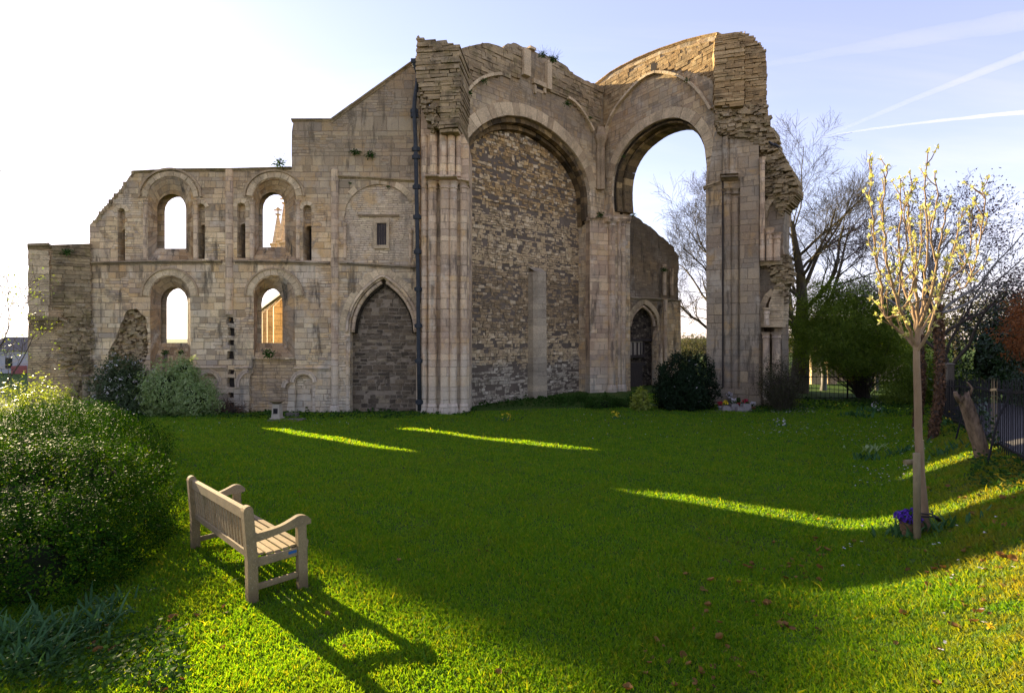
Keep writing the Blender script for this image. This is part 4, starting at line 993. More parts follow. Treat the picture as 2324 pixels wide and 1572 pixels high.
M['camellia'] = leafmat('camellia_leaf', [(.006,.014,.005),(.010,.022,.008),(.016,.032,.011)], .12, .5, .08)
M['viburnum'] = leafmat('viburnum_leaf', [(.03,.05,.018),(.055,.085,.03),(.09,.12,.05)], .3, .5, .3)
M['paleleaf'] = leafmat('pale_green_leaf', [(.11,.18,.06),(.20,.28,.10),(.34,.40,.19),(.10,.17,.05)], .35, .5, .3)
M['spring'] = leafmat('spring_leaf', [(.06,.10,.018),(.11,.165,.026),(.16,.22,.035),(.22,.27,.05)], .5, .6, .1, (1.8,1.8,.5))
M['yellowleaf'] = leafmat('yellow_green_leaf', [(.16,.20,.03),(.28,.30,.05),(.10,.16,.03)], .4, .45, .3)
M['mid'] = leafmat('mid_green_leaf', [(.015,.04,.008),(.03,.07,.012),(.05,.10,.02)], .3, .6, .02)
M['ivy'] = leafmat('ivy_leaf', [(.012,.030,.010),(.022,.05,.015),(.04,.075,.025)], .2, .35, .4)
M['deadivy'] = leafmat('dead_ivy_leaf', [(.07,.038,.020),(.13,.068,.035),(.19,.10,.05),(.05,.03,.018)], .2, .7, .2)
M['plum'] = leafmat('plum_leaf', [(.035,.014,.022),(.07,.028,.04),(.10,.05,.06)], .3, .5, .3, (1.4,1.,1.))
M['beechleaf'] = leafmat('dry_beech_leaf', [(.09,.036,.016),(.19,.08,.032),(.28,.125,.05),(.07,.034,.018)], .35, .7, .05, (1.7,1.2,.7))
M['white'] = leafmat('white_petal', [(.55,.52,.50),(.75,.72,.70),(.60,.52,.50)], .3, .6, .2, (1,1,1))
M['bud'] = leafmat('opening_bud', [(.42,.42,.13),(.58,.56,.22),(.66,.60,.30),(.36,.40,.10)], .5, .5, .3, (1.3,1.3,.8))
M['purple'] = leafmat('purple_petal', [(.10,.03,.36),(.16,.06,.52),(.07,.02,.25)], .3, .6, .2, (1,1,1))
M['yellow'] = leafmat('yellow_petal', [(.72,.50,.02),(.80,.62,.04)], .3, .6, .2, (1,1,1))
M['red'] = leafmat('red_petal', [(.35,.02,.03),(.50,.04,.08),(.25,.01,.03)], .2, .6, .2, (1,1,1))
M['strap'] = leafmat('strap_leaf', [(.030,.075,.028),(.05,.115,.042),(.08,.16,.06)], .3, .6, .03)
M['dryleaf'] = leafmat('dry_fallen_leaf', [(.10,.050,.014),(.20,.105,.028),(.29,.165,.05),(.07,.034,.010)], .25, .7, .2, (1.3,1.,.7))
M['brownleaf'] = leafmat('brown_twig_leaf', [(.03,.026,.018),(.06,.05,.03),(.05,.06,.02),(.09,.075,.045)], .25, .7, .15)
# --- big shrubs at the left
bush('evergreen_shrub', 'large rounded evergreen shrub nearest the bench, sunlit along its crest', 'shrub',
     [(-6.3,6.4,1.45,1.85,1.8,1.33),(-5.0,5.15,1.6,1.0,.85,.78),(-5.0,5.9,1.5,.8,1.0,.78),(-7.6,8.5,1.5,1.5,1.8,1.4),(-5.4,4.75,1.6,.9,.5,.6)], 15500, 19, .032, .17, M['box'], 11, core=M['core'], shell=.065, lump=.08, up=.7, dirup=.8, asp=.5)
bush('evergreen_shrub', 'darker low evergreen shrub behind the large sunlit one', 'shrub',
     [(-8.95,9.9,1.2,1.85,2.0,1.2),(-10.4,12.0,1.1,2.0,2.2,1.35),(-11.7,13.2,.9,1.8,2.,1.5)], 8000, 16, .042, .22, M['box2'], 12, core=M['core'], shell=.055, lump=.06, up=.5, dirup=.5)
bush('flowering_shrub', 'loose shrub dotted with white flower heads against the ruin wall', 'shrub',
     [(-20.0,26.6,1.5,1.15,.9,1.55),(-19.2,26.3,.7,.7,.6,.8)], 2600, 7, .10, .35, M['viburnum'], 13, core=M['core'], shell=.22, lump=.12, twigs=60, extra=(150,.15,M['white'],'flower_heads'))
bush('pale_shrub', 'bushy shrub with hanging pale green leaves against the ruin wall', 'shrub',
     [(-17.4,26.4,1.35,1.2,.9,1.5),(-16.0,26.2,1.0,1.05,.8,1.25),(-16.6,26.4,2.35,.45,.4,.75)], 2900, 8, .13, .35, M['paleleaf'], 14, core=M['core'], shell=.24, lump=.2, up=-.2, dirup=-.9, asp=.38)
bush('dark_shrub', 'dark glossy evergreen shrub with a few white blooms under the open arch', 'shrub',
     [(9.15,27.3,1.55,1.42,1.2,1.65),(8.5,27.0,1.0,.9,.8,.9)], 3200, 8, .12, .3, M['camellia'], 15, core=M['core'], shell=.14, lump=.12, extra=(80,.06,M['white'],'blooms'))
bush('twiggy_shrub', 'bare looking twiggy grey brown shrub at the foot of the right pier', 'shrub',
     [(13.75,26.6,1.75,1.15,.9,1.25),(13.75,26.5,.9,.7,.6,.9)], 2400, 5, .07, .3, M['brownleaf'], 16, shell=.35, lump=.2, twigs=420, twmat=M['bark'])
bush('yellow_shrub', 'small yellow green leafy shrub on the lawn beside the dark evergreen', 'shrub',
     [(6.55,26.4,.75,.42,.4,.42),(6.5,26.3,1.15,.2,.2,.3)], 260, 8, .13, .22, M['yellowleaf'], 17, shell=.35, lump=.1, twigs=20)
bush('low_shrub', 'low dark green shrub spreading at the foot of the corner pier', 'shrub',
     [(4.9,27.9,.35,1.0,.6,.6),(5.8,27.9,.3,.6,.5,.45)], 1100, 8, .08, .2, M['mid'], 18, core=M['core'], shell=.15, lump=.1)
bush('bramble', 'low tangle of brown bramble stems at the wall foot', 'shrub',
     [(-15.0,27.2,.45,.55,.4,.65),(-14.2,27.3,.3,.5,.35,.4)], 500, 3, .06, .3, M['deadivy'], 19, shell=.4, twigs=130, twmat=M['bark'])
for i, (px, py, d, w_) in enumerate(((1280,908,29.4,.6),(1315,903,30.5,.5),(1440,905,29.5,.5))):
    x, y, z = P(px, py, d)
    bush('low_shrub', ('thin tuft of weeds at the foot of the blocked arch, left of its neighbour','small tuft of weeds at the blocked arch foot beside the low shrub','small weedy tuft below the far doorway')[i], 'shrub', [(x,y,gz(x,y)+.2,w_,.3,.35)], 160, 6, .08, .2, M['mid'], 30+i, shell=.4, loc=(x,y,gz(x,y)))
# plants rooted in the ruin
tufts = [(634,372,27.7,.42,'bushy green plant growing on top of the wall beside the stepped block'),(806,346,27.85,.32,'left one of two green tufts high on the wall left of the drain pipe'),(841,352,27.85,.34,'right one of two green tufts high on the wall left of the drain pipe'),
  (882,424,27.85,.15,'tiny tuft in the round relieving arch above the shutter'),(795,416,27.85,.12,'tiny tuft at the upper left of the relieving arch'),(1098,184,29.3,.26,'green tuft above the left rib of the blocked arch'),(1233,126,30.7,.34,'leafy tuft on the ruin crest above the blocked arch'),
  (1256,136,31.,.4,'grassy tuft on the ruin crest right of the leafy one'),(1287,236,31.6,.3,'dark tuft on the right rib of the blocked arch'),(1363,488,35.2,.36,'green tuft on the corner pier capital'),(1436,487,38.3,.3,'tuft on top of the far wall beside the corner pier'),
  (611,803,27.4,.4,'flat green tuft on the lower right window sill'),(374,800,27.5,.25,'small tuft on the lower left window sill'),(408,800,27.5,.22,'second small tuft on the lower left window sill, nearer the drain pipe'),(1558,182,30.0,.22,'tuft on the open arch rib'),(1062,212,28.7,.3,'tuft on the broken springer beside the rib'),
  (1340,1/1*268,33.,.18,'tiny tuft low on the right rib of the blocked arch'),(1415,355,33.5,.16,'tiny tuft beside the open arch ring'),(1508,612,40.,.35,'tuft hanging on the far wall'),(152,572,27.,.3,'tuft near the top of the left wall stub')]
for i, (px, py, d, s_, lb) in enumerate(tufts):
    x, y, z = P(px, py, d)
    rs = np.random.RandomState(100+i); th = thing('wall_plant', lb, 'plant', (x,y,z), group='plants rooted in the ruin')
    n = 130; D = unit(rs.normal(0,1,(n,3))+np.array([0,-.4,.7])); C = D*s_*rs.uniform(.1,.9,(n,1))*np.array([1,.6,.6])
    V, F_ = leaves_np(C, D+np.array([0,-.3,.6]), np.full(n, s_*.4), rs, .4, 0, .5, D)
    link('foliage', np_mesh('foliage', V, F_, M['mid'], rs.uniform(0,1,n)), th)
    if i in (0, 6, 7):
        ln = [np.array([[0,0,0], q*s_*.8+rs.normal(0,.03,3), q*s_*1.7]) for q in unit(rs.normal(0,1,(22,3))*[1,.5,.4]+[0,0,1.])]
        V, F_, _ = tube_np(ln, [np.array([.006,.005,.003])]*22, 3); link('stems', np_mesh('stems', V, F_, M['bark']), th)
# --- trees
def tree(name, label, base, cfg, L, r, seed, bark, d0=(0,0,1), group=None, leaf=None, trunk=None, low=None, tw=.0035):
    rs = np.random.RandomState(seed); lines, radii, tips = [], [], []
    grow(rs, np.array([0,0,-.2]), unit(np.array(d0, float)), L, r, 0, cfg, lines, radii, tips)
    th = thing(name, label, 'tree', base, group=group)
    V, F_ = wood_mesh(lines[:1], radii[:1], (12,8,6)); link('trunk', np_mesh('trunk', V, F_, bark, smooth=True), th)
    V, F_ = wood_mesh(lines[1:], [np.maximum(q, tw) for q in radii[1:]]); link('branches', np_mesh('branches', V, F_, bark, smooth=True), th)
    if leaf:
        m_, k, sz, spread = leaf
        T = np.array([q[0] for q in tips]); Dn = np.array([q[1] for q in tips]); C = np.repeat(T, k, 0)+rs.normal(0, spread, (len(T)*k,3))
        V, F_ = leaves_np(C, np.tile([[0,0,1.]], (len(C),1)), np.full(len(C), sz), rs, .6, 0, .8)
        link('crown', np_mesh('crown', V, F_, m_, rs.uniform(0,1,len(F_))), th)
    return th, lines, radii, tips
bc = [dict(n=17, ang=50, lr=.58, rr=.44, wob=.05, up=.03, seg=9, taper=.2, **{'from': .25}), dict(n=9, ang=42, lr=.50, rr=.5, wob=.13, up=.11, seg=7, taper=.3),
      dict(n=9, ang=38, lr=.60, rr=.55, wob=.16, up=.07, seg=5), dict(n=6, ang=34, lr=.70, rr=.6, wob=.18, up=.05, seg=4), dict(seg=3, wob=.2, taper=.6, up=.05)]
x, y, z = P(1806, 890, 35.5)
tree('beech_tree', 'tall bare beech with mossy trunk rising behind the right pier', (x+.2,y,gz(x,y)), bc, 11.9, .62, 5, M['beech'], d0=(.05,0,1), tw=.0065)
x, y, z = P(1648, 890, 43); bc2 = [dict(bc[0], ang=62), *bc[1:]]
tree('beech_tree', 'bare tree whose fine twigs show through the open arch', (x,y,gz(x,y)), bc2, 13.0, .5, 6, M['beech'], tw=.007)
# grey barked ornamental tree with ivy dressed trunks, behind the young tree
def ivytrunk(px0, py0, px1, py1, d, r, seed, label, up):
    x, y, z = P(px0, py0, d); z = gz(x, y); x1, y1, z1 = P(px1, py1, d+.2); base = np.array([x,y,z]); rs = np.random.RandomState(seed)
    th = thing('ivy_clad_tree', label, 'tree', tuple(base)); pts = crom([(0,0,-.2),((x1-x)*.4+.08,0,(z1-z)*.4),(x1-x,y1-y,z1-z)], 6)
    V, F_, _ = tube_np([pts], [np.linspace(r*1.15, r*.85, len(pts))], 12); link('trunk', np_mesh('trunk', V, F_, M['bark'], smooth=True), th)
    n = 2600; t_ = rs.uniform(0, 1, n); f = t_*(len(pts)-1); i = np.minimum(f.astype(int), len(pts)-2); c = pts[i]+(pts[i+1]-pts[i])*(f-i)[:,None]
    a = rs.uniform(0, 6.28, n); o = np.stack([np.cos(a), np.sin(a), np.zeros(n)], 1); C = c+o*(r*1.02+np.abs(rs.normal(0,.022,n)))[:,None]
    V, F_ = leaves_np(C, o, np.full(n, .065), rs, .8, .1, .5, np.tile([[0,0,-1.]], (n,1))+rs.normal(0,.5,(n,3)))
    link('dead_ivy', np_mesh('dead_ivy', V, F_, M['deadivy'], rs.uniform(0,1,n)), th)
    lines, radii, tips = [], [], []
    for (dx, dz, L) in up: grow(rs, pts[-1]-np.array([0,0,.25]), unit(np.array([dx, rs.uniform(-.3,.3), dz])), L, r*.55, 0, [dict(n=8, ang=38, lr=.55, rr=.5, wob=.12, up=.05, seg=7, taper=.25, **{'from': .2}), dict(n=5, ang=40, lr=.55, rr=.55, wob=.2, up=.08, seg=5), dict(n=4, ang=40, lr=.55, rr=.6, wob=.25, up=.04, seg=4), dict(seg=3, wob=.3, taper=.6)], lines, radii, tips)
    V, F_ = wood_mesh(lines, radii); link('branches', np_mesh('branches', V, F_, M['paletwig'], smooth=True), th)
ivytrunk(2113, 952, 2128, 690, 13.0, .07, 21, 'grey branched tree with a rust brown ivy clad trunk beside the stump', [(-.45,1,2.0),(.1,1,2.4),(.5,1,2.5),(.9,.75,2.5),(1.1,.3,2.3),(-.1,1,2.1)])
ivytrunk(2078, 905, 2084, 700, 17.0, .095, 22, 'second ivy clad trunk hidden behind the young tree', [(-.5,1,2.8),(.2,1,3.0),(-.9,.6,2.8)])
pc = [dict(n=9, ang=42, lr=.62, rr=.5, wob=.08, up=.03, seg=7, taper=.25, **{'from': .2}), dict(n=7, ang=40, lr=.6, rr=.5, wob=.15, up=.08, seg=5), dict(n=6, ang=40, lr=.6, rr=.55, wob=.2, seg=4), dict(n=4, ang=40, lr=.6, seg=3, wob=.2), dict(seg=2, wob=.2)]
x, y, z = P(2150, 880, 24); tree('plum_tree', 'twiggy purple leaved tree behind the young budding tree', (x,y,gz(x,y)), pc, 7.0, .25, 31, M['bark'], leaf=(M['plum'], 5, .10, .15), tw=.007)
# spring green thicket behind the back railing
def thicket(name, label, blobs, nc, seed, mat, size=.10, twigs=160, shell=.34, **kw):
    return bush(name, label, 'tree', blobs, nc, 5, size, .4, mat, seed, shell=shell, lump=.25, twigs=twigs, twmat=M['bark'], **kw)
thicket('hawthorn_tree', 'broad spring green hawthorn over the back railing', [(20.6,31.5,5.0,3.6,2.2,2.3),(18.6,31.2,3.9,2.2,1.6,1.7),(22.9,32.0,4.0,2.4,1.8,2.6),(20.2,31.6,6.4,2.2,1.5,1.2),(20.4,31.0,2.6,2.2,1.2,.8)], 21000, 41, M['spring'], loc=(21.8,32.3,.4), size=.105, twigs=260)
thicket('hawthorn_tree', 'leafy green bush crowding the right end of the back railing', [(23.0,29.5,2.0,1.6,1.4,1.7),(24.0,28.5,1.6,1.6,1.3,1.4),(21.6,28.8,.8,1.2,.8,.6)], 6000, 42, M['spring'], loc=(23.2,29.4,.4), size=.10, twigs=120)
thicket('dark_evergreen_tree', 'dense dark evergreen behind the ivy clad trunks', [(23.5,24.5,3.2,2.6,1.6,3.0),(25.8,23.5,3.6,2.6,1.6,3.2)], 4500, 43, M['ivy'], loc=(24.3,24.6,.5), size=.16, shell=.2, core=M['core'])
thicket('evergreen_tree', 'tall dark tree crown between the plum tree and the brown hedge', [(21.3,20.5,3.6,1.9,1.4,2.2),(23.2,19.5,3.9,1.9,1.4,2.0)], 3000, 44, M['ivy'], loc=(22,20.3,1.4), size=.15, shell=.25, core=M['core'])
# brown beech hedge beyond the path
bush('beech_hedge', 'tall hedge of dry rust brown beech leaves behind the railing', 'hedge',
     [(14.6,13.2,4.2,1.5,1.4,1.15),(16.4,14.2,4.2,1.7,1.5,1.35),(15.2,12.2,3.6,1.3,1.2,1.2),(17.5,15.8,4.2,1.8,1.6,1.5)], 5200, 8, .085, .3, M['beechleaf'], 45, core=M['browncore'], shell=.13, lump=.13, loc=(15.4,13.6,gz(15.4,13.6)), twigs=60)
bush('ivy_hedge', 'low dark ivy hedge lining the path behind the railing', 'hedge',
     [(11.6,8.6,2.9,1.3,1.3,.95),(13.2,10.6,2.8,1.4,1.5,1.05),(15.0,12.9,2.7,1.5,1.6,1.15),(17.0,15.4,2.6,1.6,1.7,1.2),(10.5,7.2,2.9,1.0,1.0,.9)], 6500, 7, .075, .2, M['ivy'], 46, core=M['core'], shell=.06, lump=.06, loc=(13.6,11.2,gz(13.6,11.2)))
# left edge: small tree and shrubs
lt = [dict(n=9, ang=40, lr=.6, rr=.5, wob=.1, up=.03, seg=6, taper=.25, **{'from': .2}), dict(n=6, ang=42, lr=.6, rr=.5, wob=.18, up=.06, seg=5), dict(n=5, ang=42, lr=.6, rr=.5, wob=.2, seg=4), dict(seg=3, wob=.2)]
x, y, z = P(8, 900, 17); tree('young_leafing_tree', 'thin small tree with fresh yellow green leaves at the left edge', (x-.2,y,gz(x,y)), lt, 4.4, .10, 51, M['bark'], leaf=(M['yellowleaf'], 5, .07, .12), tw=.007)
bush('yellow_shrub', 'sunny yellow green shrub above the dark hedge at the left edge', 'shrub', [(-15.6,17.0,1.6,1.2,1.,1.1),(-14.4,16.8,1.1,.9,.8,.7)], 1300, 7, .08, .25, M['yellowleaf'], 52, shell=.25, twigs=40, loc=(-15.6,17.,gz(-15.6,17)))
# unseen conifer added beyond the left frame edge to shade the lawn
x, y = -93.7, 92.0
bush('added_shade_conifer', 'added unseen conifer far off to the left, shading the lawn', 'tree', [(x,y,5.4+4.15*i,1.25,1.25,3.6 if i < 7 else 2.5) for i in range(8)]+[(x-.7,y-.5,35.6,.6,.6,1.6),(x+.7,y+.5,34.9,.6,.6,1.6)], 4200, 6, .5, .7, M['ivy'], 61, core=M['core'], shell=.1, lump=.05, loc=(x,y,gz(x,y)))
# ------------------------------------------------------------------ bench
def teak(name):
    t = NT(name); p = t.obj(); r = t.attr()
    mp = t.n('ShaderNodeMapping'); t.put(mp.inputs[0], t.uv()); mp.inputs['Scale'].default_value = (3,3,3)
    g1 = t.noise(p, 6., 7., .7); g2 = t.noise(mp.outputs[0], 14., 5., .7, 1.5)
    col = t.ramp(g2, [(.3,(.11,.072,.036)),(.5,(.25,.18,.095)),(.7,(.38,.29,.165))])
    col = t.mix(t.m('MULTIPLY', t.mr(g1, .45, .65), .55), col, (.12,.095,.06))
    col = t.mix(t.m('MULTIPLY', t.mr(t.noise(p, 2.2, 5.), .5, .66), .35), col, (.12,.12,.05))
    col = t.mix(t.m('MULTIPLY', r, .3), col, (.36,.30,.21))
    col = t.mix(t.m('MULTIPLY', t.mr(t.noise(p, 60., 2.), .64, .72), .3), col, (.55,.52,.45))
    col = t.mix(t.m('MULTIPLY', t.mr(t.m('ADD', t.sep(p)[2], t.m('MULTIPLY', g1, .3)), .16, .36, 1., 0.), .6), col, (.07,.05,.028))
    col = t.mix(1., col, (1.12,1.09,.96), 'MULTIPLY')
    return t.done(t.bsdf(col, .82, .2, t.bump(t.m('ADD', g1, t.m('MULTIPLY', g2, .7)), .5, .006)))
M['teak'] = teak('weathered_teak')
def rbox(mb, lo, hi, b=.006, r=0.):
    """a board with eased edges"""
    lo, hi = np.array(lo, float), np.array(hi, float); b = min(b, (hi-lo).min()*.4)
    ax = int(np.argmax(hi-lo)); o = [i for i in range(3) if i != ax]
    prof = [(lo[o[0]]+b,lo[o[1]]),(hi[o[0]]-b,lo[o[1]]),(hi[o[0]],lo[o[1]]+b),(hi[o[0]],hi[o[1]]-b),(hi[o[0]]-b,hi[o[1]]),(lo[o[0]]+b,hi[o[1]]),(lo[o[0]],hi[o[1]]-b),(lo[o[0]],lo[o[1]]+b)]
    def pt(q, v):
        p = [0,0,0]; p[ax] = v; p[o[0]], p[o[1]] = q; return tuple(p)
    L = hi[ax]-lo[ax]; u = 0
    for i in range(8):
        a, c = prof[i], prof[(i+1) % 8]; e = math.hypot(c[0]-a[0], c[1]-a[1])
        mb.face([pt(a,lo[ax]),pt(c,lo[ax]),pt(c,hi[ax]),pt(a,hi[ax])], [(u*8,lo[ax]),((u+e)*8,lo[ax]),((u+e)*8,hi[ax]),(u*8,hi[ax])], r); u += e
    mb.face([pt(q,lo[ax]) for q in prof][::-1], r=r); mb.face([pt(q,hi[ax]) for q in prof], r=r)
bx, by, bz = G(572, 1366)
bench = thing('garden_bench', 'weathered teak garden bench with slatted back standing on the lawn', 'bench', (bx,by,bz), 0)
bench.rotation_euler = (0, R(2.9), R(134.4)); bench['O'] = [0.,0.,0.]
BL = 2.02; rr_ = random.Random(3)
def prism(mb, prof, x0, x1, r=0.):
    """side outline (y, z) given thickness along x"""
    n = len(prof); L = 0
    for i in range(n):
        a, c = prof[i], prof[(i+1) % n]; e = math.hypot(c[0]-a[0], c[1]-a[1])
        mb.face([(x0,a[0],a[1]),(x1,a[0],a[1]),(x1,c[0],c[1]),(x0,c[0],c[1])], [(0,L),((x1-x0)*8,L),((x1-x0)*8,L+e),(0,L+e)], r); L += e
    mb.face([(x0,y,z) for y,z in prof], [(y*8,z) for y,z in prof], r); mb.face([(x1,y,z) for y,z in prof[::-1]], [(y*8,z) for y,z in prof[::-1]], r)
for x in (0, BL):
    pr = [(.045,-.15),(.045,.40),(.075,.86)]; ft = [(-.045,-.15),(-.045,.42),(-.012,.86)]
    top = [(.075-.0435*(1-math.cos(a)),.86+.05*math.sin(a)) for a in np.linspace(.2, math.pi-.2, 7)]
    mb = MB(); prism(mb, ft[::-1][::-1]+[(p[0], p[1]) for p in top[::-1]]+pr[::-1], x-.045, x+.045, rr_.random()); mb.build('rear_leg', M['teak'], bench)
    mb = MB(); prism(mb, [(-.52,-.15),(-.52,.36),(-.535,.44),(-.515,.47),(-.515,.60),(-.43,.60),(-.43,-.15)], x-.035, x+.035, rr_.random()); mb.build('front_leg', M['teak'], bench)
    upc = crom([(-.02,.635),(-.16,.638),(-.28,.652),(-.38,.685),(-.45,.708),(-.52,.69),(-.565,.645)], 4); lo_ = [(-.565,.605),(-.50,.598),(-.40,.60),(-.28,.585),(-.15,.565),(-.02,.555)]
    mb = MB(); prism(mb, [tuple(q) for q in upc]+lo_, x-.034, x+.034, rr_.random()); mb.build('armrest', M['teak'], bench)
    mb = MB(); rbox(mb, (x-.02,-.43,.10),(x+.02,-.045,.155), r=rr_.random()); mb.build('stretcher', M['teak'], bench)
    mb = MB(); rbox(mb, (x-.018,-.43,.315),(x+.018,-.045,.395), r=rr_.random()); mb.build('seat_rail', M['teak'], bench)
mb = MB(); rbox(mb, (.045,-.012,.755),(BL-.045,.038,.865), .008, .7)
for i in range(5): pass
top_ = mb.build('top_rail', M['teak'], bench)
mb = MB(); rbox(mb, (.045,-.035,.385),(BL-.045,.012,.46), .008, .4); mb.build('lower_rail', M['teak'], bench)
mb = MB()
for i in range(20):
    x = .045+(BL-.09)*(i+.5)/20; v = rr_.random(); w_ = .021
    c = [(x-w_,-.018,.462),(x+w_,-.018,.462),(x+w_,.002,.462),(x-w_,.002,.462),(x-w_,.004,.753),(x+w_,.004,.753),(x+w_,.024,.753),(x-w_,.024,.753)]
    mb.hexa(c, v)
mb.build('back_slats', M['teak'], bench)
mb = MB()
for i, y in enumerate((-.10,-.175,-.25,-.325,-.40)):
    rbox(mb, (.02 if i else .046, y-.031, .40+.004*(2-abs(2-i))*-1), (BL-.02 if i else BL-.046, y+.031, .422-.004*(2-abs(2-i))), .005, rr_.random())
rbox(mb, (.046,-.50,.404),(BL-.046,-.445,.428), .005, .5); mb.build('seat_slats', M['teak'], bench)
mb = MB(); rbox(mb, (.035,-.50,.315),(BL-.035,-.465,.395), .006, .3); mb.build('front_rail', M['teak'], bench)
M['blue'] = simple('blue_badge', (.02,.10,.28), (.03,.13,.33), 5., .5, .4, 0)
mb = MB(); mb.box((-.0225,-.418,.352),(-.0185,-.338,.378)); mb.build('badge', M['blue'], bench)
# ------------------------------------------------------------------ young tree, stakes, basket
TD = 6.1; bx, by, bz = G(2103, 1205)
yt = thing('young_tree', 'slender young tree with opening yellow green buds tied to a stake', 'tree', (bx,by,bz)); ob = np.array([bx,by,bz])
KS = by/6.1
def TP(px, py, dd=0.): return np.array(P(px, py, by+dd*KS))-ob
trk = crom([TP(2104,1215),TP(2099,1165),TP(2090,1080),TP(2085,1000),TP(2083,910),TP(2081,850),TP(2080,795),TP(2083,760),TP(2085,725)], 5)
V, F_, _ = tube_np([trk], [np.interp(np.linspace(0,1,len(trk)), [0,.08,.5,.8,1], [.056*KS,.042*KS,.038*KS,.032*KS,.024*KS])], 14); link('trunk', np_mesh('trunk', V, F_, M['smooth'], smooth=True), yt)
limbs = [[(2082,800,0),(2066,776,.05),(2040,750,.1),(2012,722,.1),(2003,680,.15),(1996,620,.15),(1985,560,.2),(1982,500,.2),(1975,440,.2),(1978,372,.2)],
 [(2081,790,0),(2060,740,-.1),(2040,690,-.2),(2025,640,-.2),(2013,580,-.3),(2005,500,-.3),(2010,420,-.35),(2015,374,-.35)],
 [(2083,760,0),(2070,700,.15),(2050,640,.3),(2040,560,.4),(2045,480,.45),(2043,405,.5)],
 [(2085,725,0),(2076,640,-.05),(2070,560,-.1),(2061,470,-.1),(2071,415,-.15)],
 [(2085,725,0),(2096,690,.05),(2100,620,.1),(2106,540,.1),(2101,450,.15),(2106,345,.15)],
 [(2084,745,0),(2110,680,-.2),(2126,600,-.3),(2140,520,-.4),(2157,445,-.4)],
 [(2083,765,0),(2118,705,.2),(2148,640,.35),(2166,560,.5),(2186,475,.5)],
 [(2068,690,-.1),(2120,672,-.2),(2180,655,-.3),(2206,620,-.3),(2221,560,-.35),(2235,470,-.4),(2229,418,-.4)],
 [(2080,800,0),(2104,760,-.15),(2120,715,-.25),(2136,660,-.3),(2150,590,-.35)],
 [(2050,640,.3),(2080,600,.35),(2092,540,.4),(2088,470,.45)],[(2040,690,-.2),(2044,620,-.3),(2060,560,-.4),(2052,500,-.45),(2060,440,-.5)],[(2126,600,-.3),(2112,530,-.35),(2126,460,-.4),(2122,390,-.4)],
 [(2012,722,.1),(2040,712,0),(2066,670,-.1),(2080,610,-.2),(2078,540,-.25)],[(2148,640,.35),(2190,600,.4),(2205,540,.4),(2200,470,.45)]]
rs = np.random.RandomState(61); lines, radii, bp, bd = [], [], [], []
for L in limbs:
    p = crom([TP(a,b,c) for a,b,c in L], 4); p[1:-1] += rs.normal(0,.006,(len(p)-2,3)); lines.append(p); r0 = (.019 if L[0][1] > 700 else .011)*KS; radii.append(np.linspace(r0, .005*KS, len(p)))
    for k in range(3, len(p)-1):
        if rs.uniform() < .62:
            ax = unit(p[k+1]-p[k]); s_ = unit(rs.normal(0,1,3)); dd = unit(ax*.75+s_*.75+np.array([0,0,.25])); ln = KS*rs.uniform(.06,.36)*(1.25-k/len(p)*.7)
            q = [p[k]]; 
            for j in range(3): dd = unit(dd+np.array([0,0,.25])+rs.normal(0,.15,3)); q.append(q[-1]+dd*ln/3)
            q = np.array(q); lines.append(q); radii.append(np.linspace(.0065,.0035,4)*KS); bp.append(q[-1]); bd.append(dd)
            if ln > .2: bp.append(q[2]+rs.normal(0,.012,3)); bd.append(unit(dd+rs.normal(0,.6,3)))
        if k > 5 and rs.uniform() < .35: bp.append(p[k]+rs.normal(0,.015,3)); bd.append(unit(rs.normal(0,.7,3)+np.array([0,0,1])))
    bp.append(p[-1]); bd.append(unit(p[-1]-p[-2])); bp.append(p[-2]); bd.append(unit(p[-1]-p[-2]))
V, F_ = wood_mesh(lines, radii, (8,8,6), (.03,.012)); link('branches', np_mesh('branches', V, F_, M['smooth'], smooth=True), yt)
bp, bd = np.array(bp), np.array(bd); k = 9; C = np.repeat(bp, k, 0)+rs.normal(0,.008,(len(bp)*k,3)); D = np.repeat(bd, k, 0)+rs.normal(0,.38,(len(bp)*k,3))
V, F_ = leaves_np(C-unit(D)*.012, rs.normal(0,1,C.shape), np.full(len(C), .044*KS), rs, .42, .06, .2, D); link('buds', np_mesh('buds', V, F_, M['bud'], rs.uniform(0,1,len(F_))), yt)
M['stake'] = barkmat('mossy_stake_wood', (.12,.095,.045), (.25,.20,.11), (.14,.135,.03), 5.)
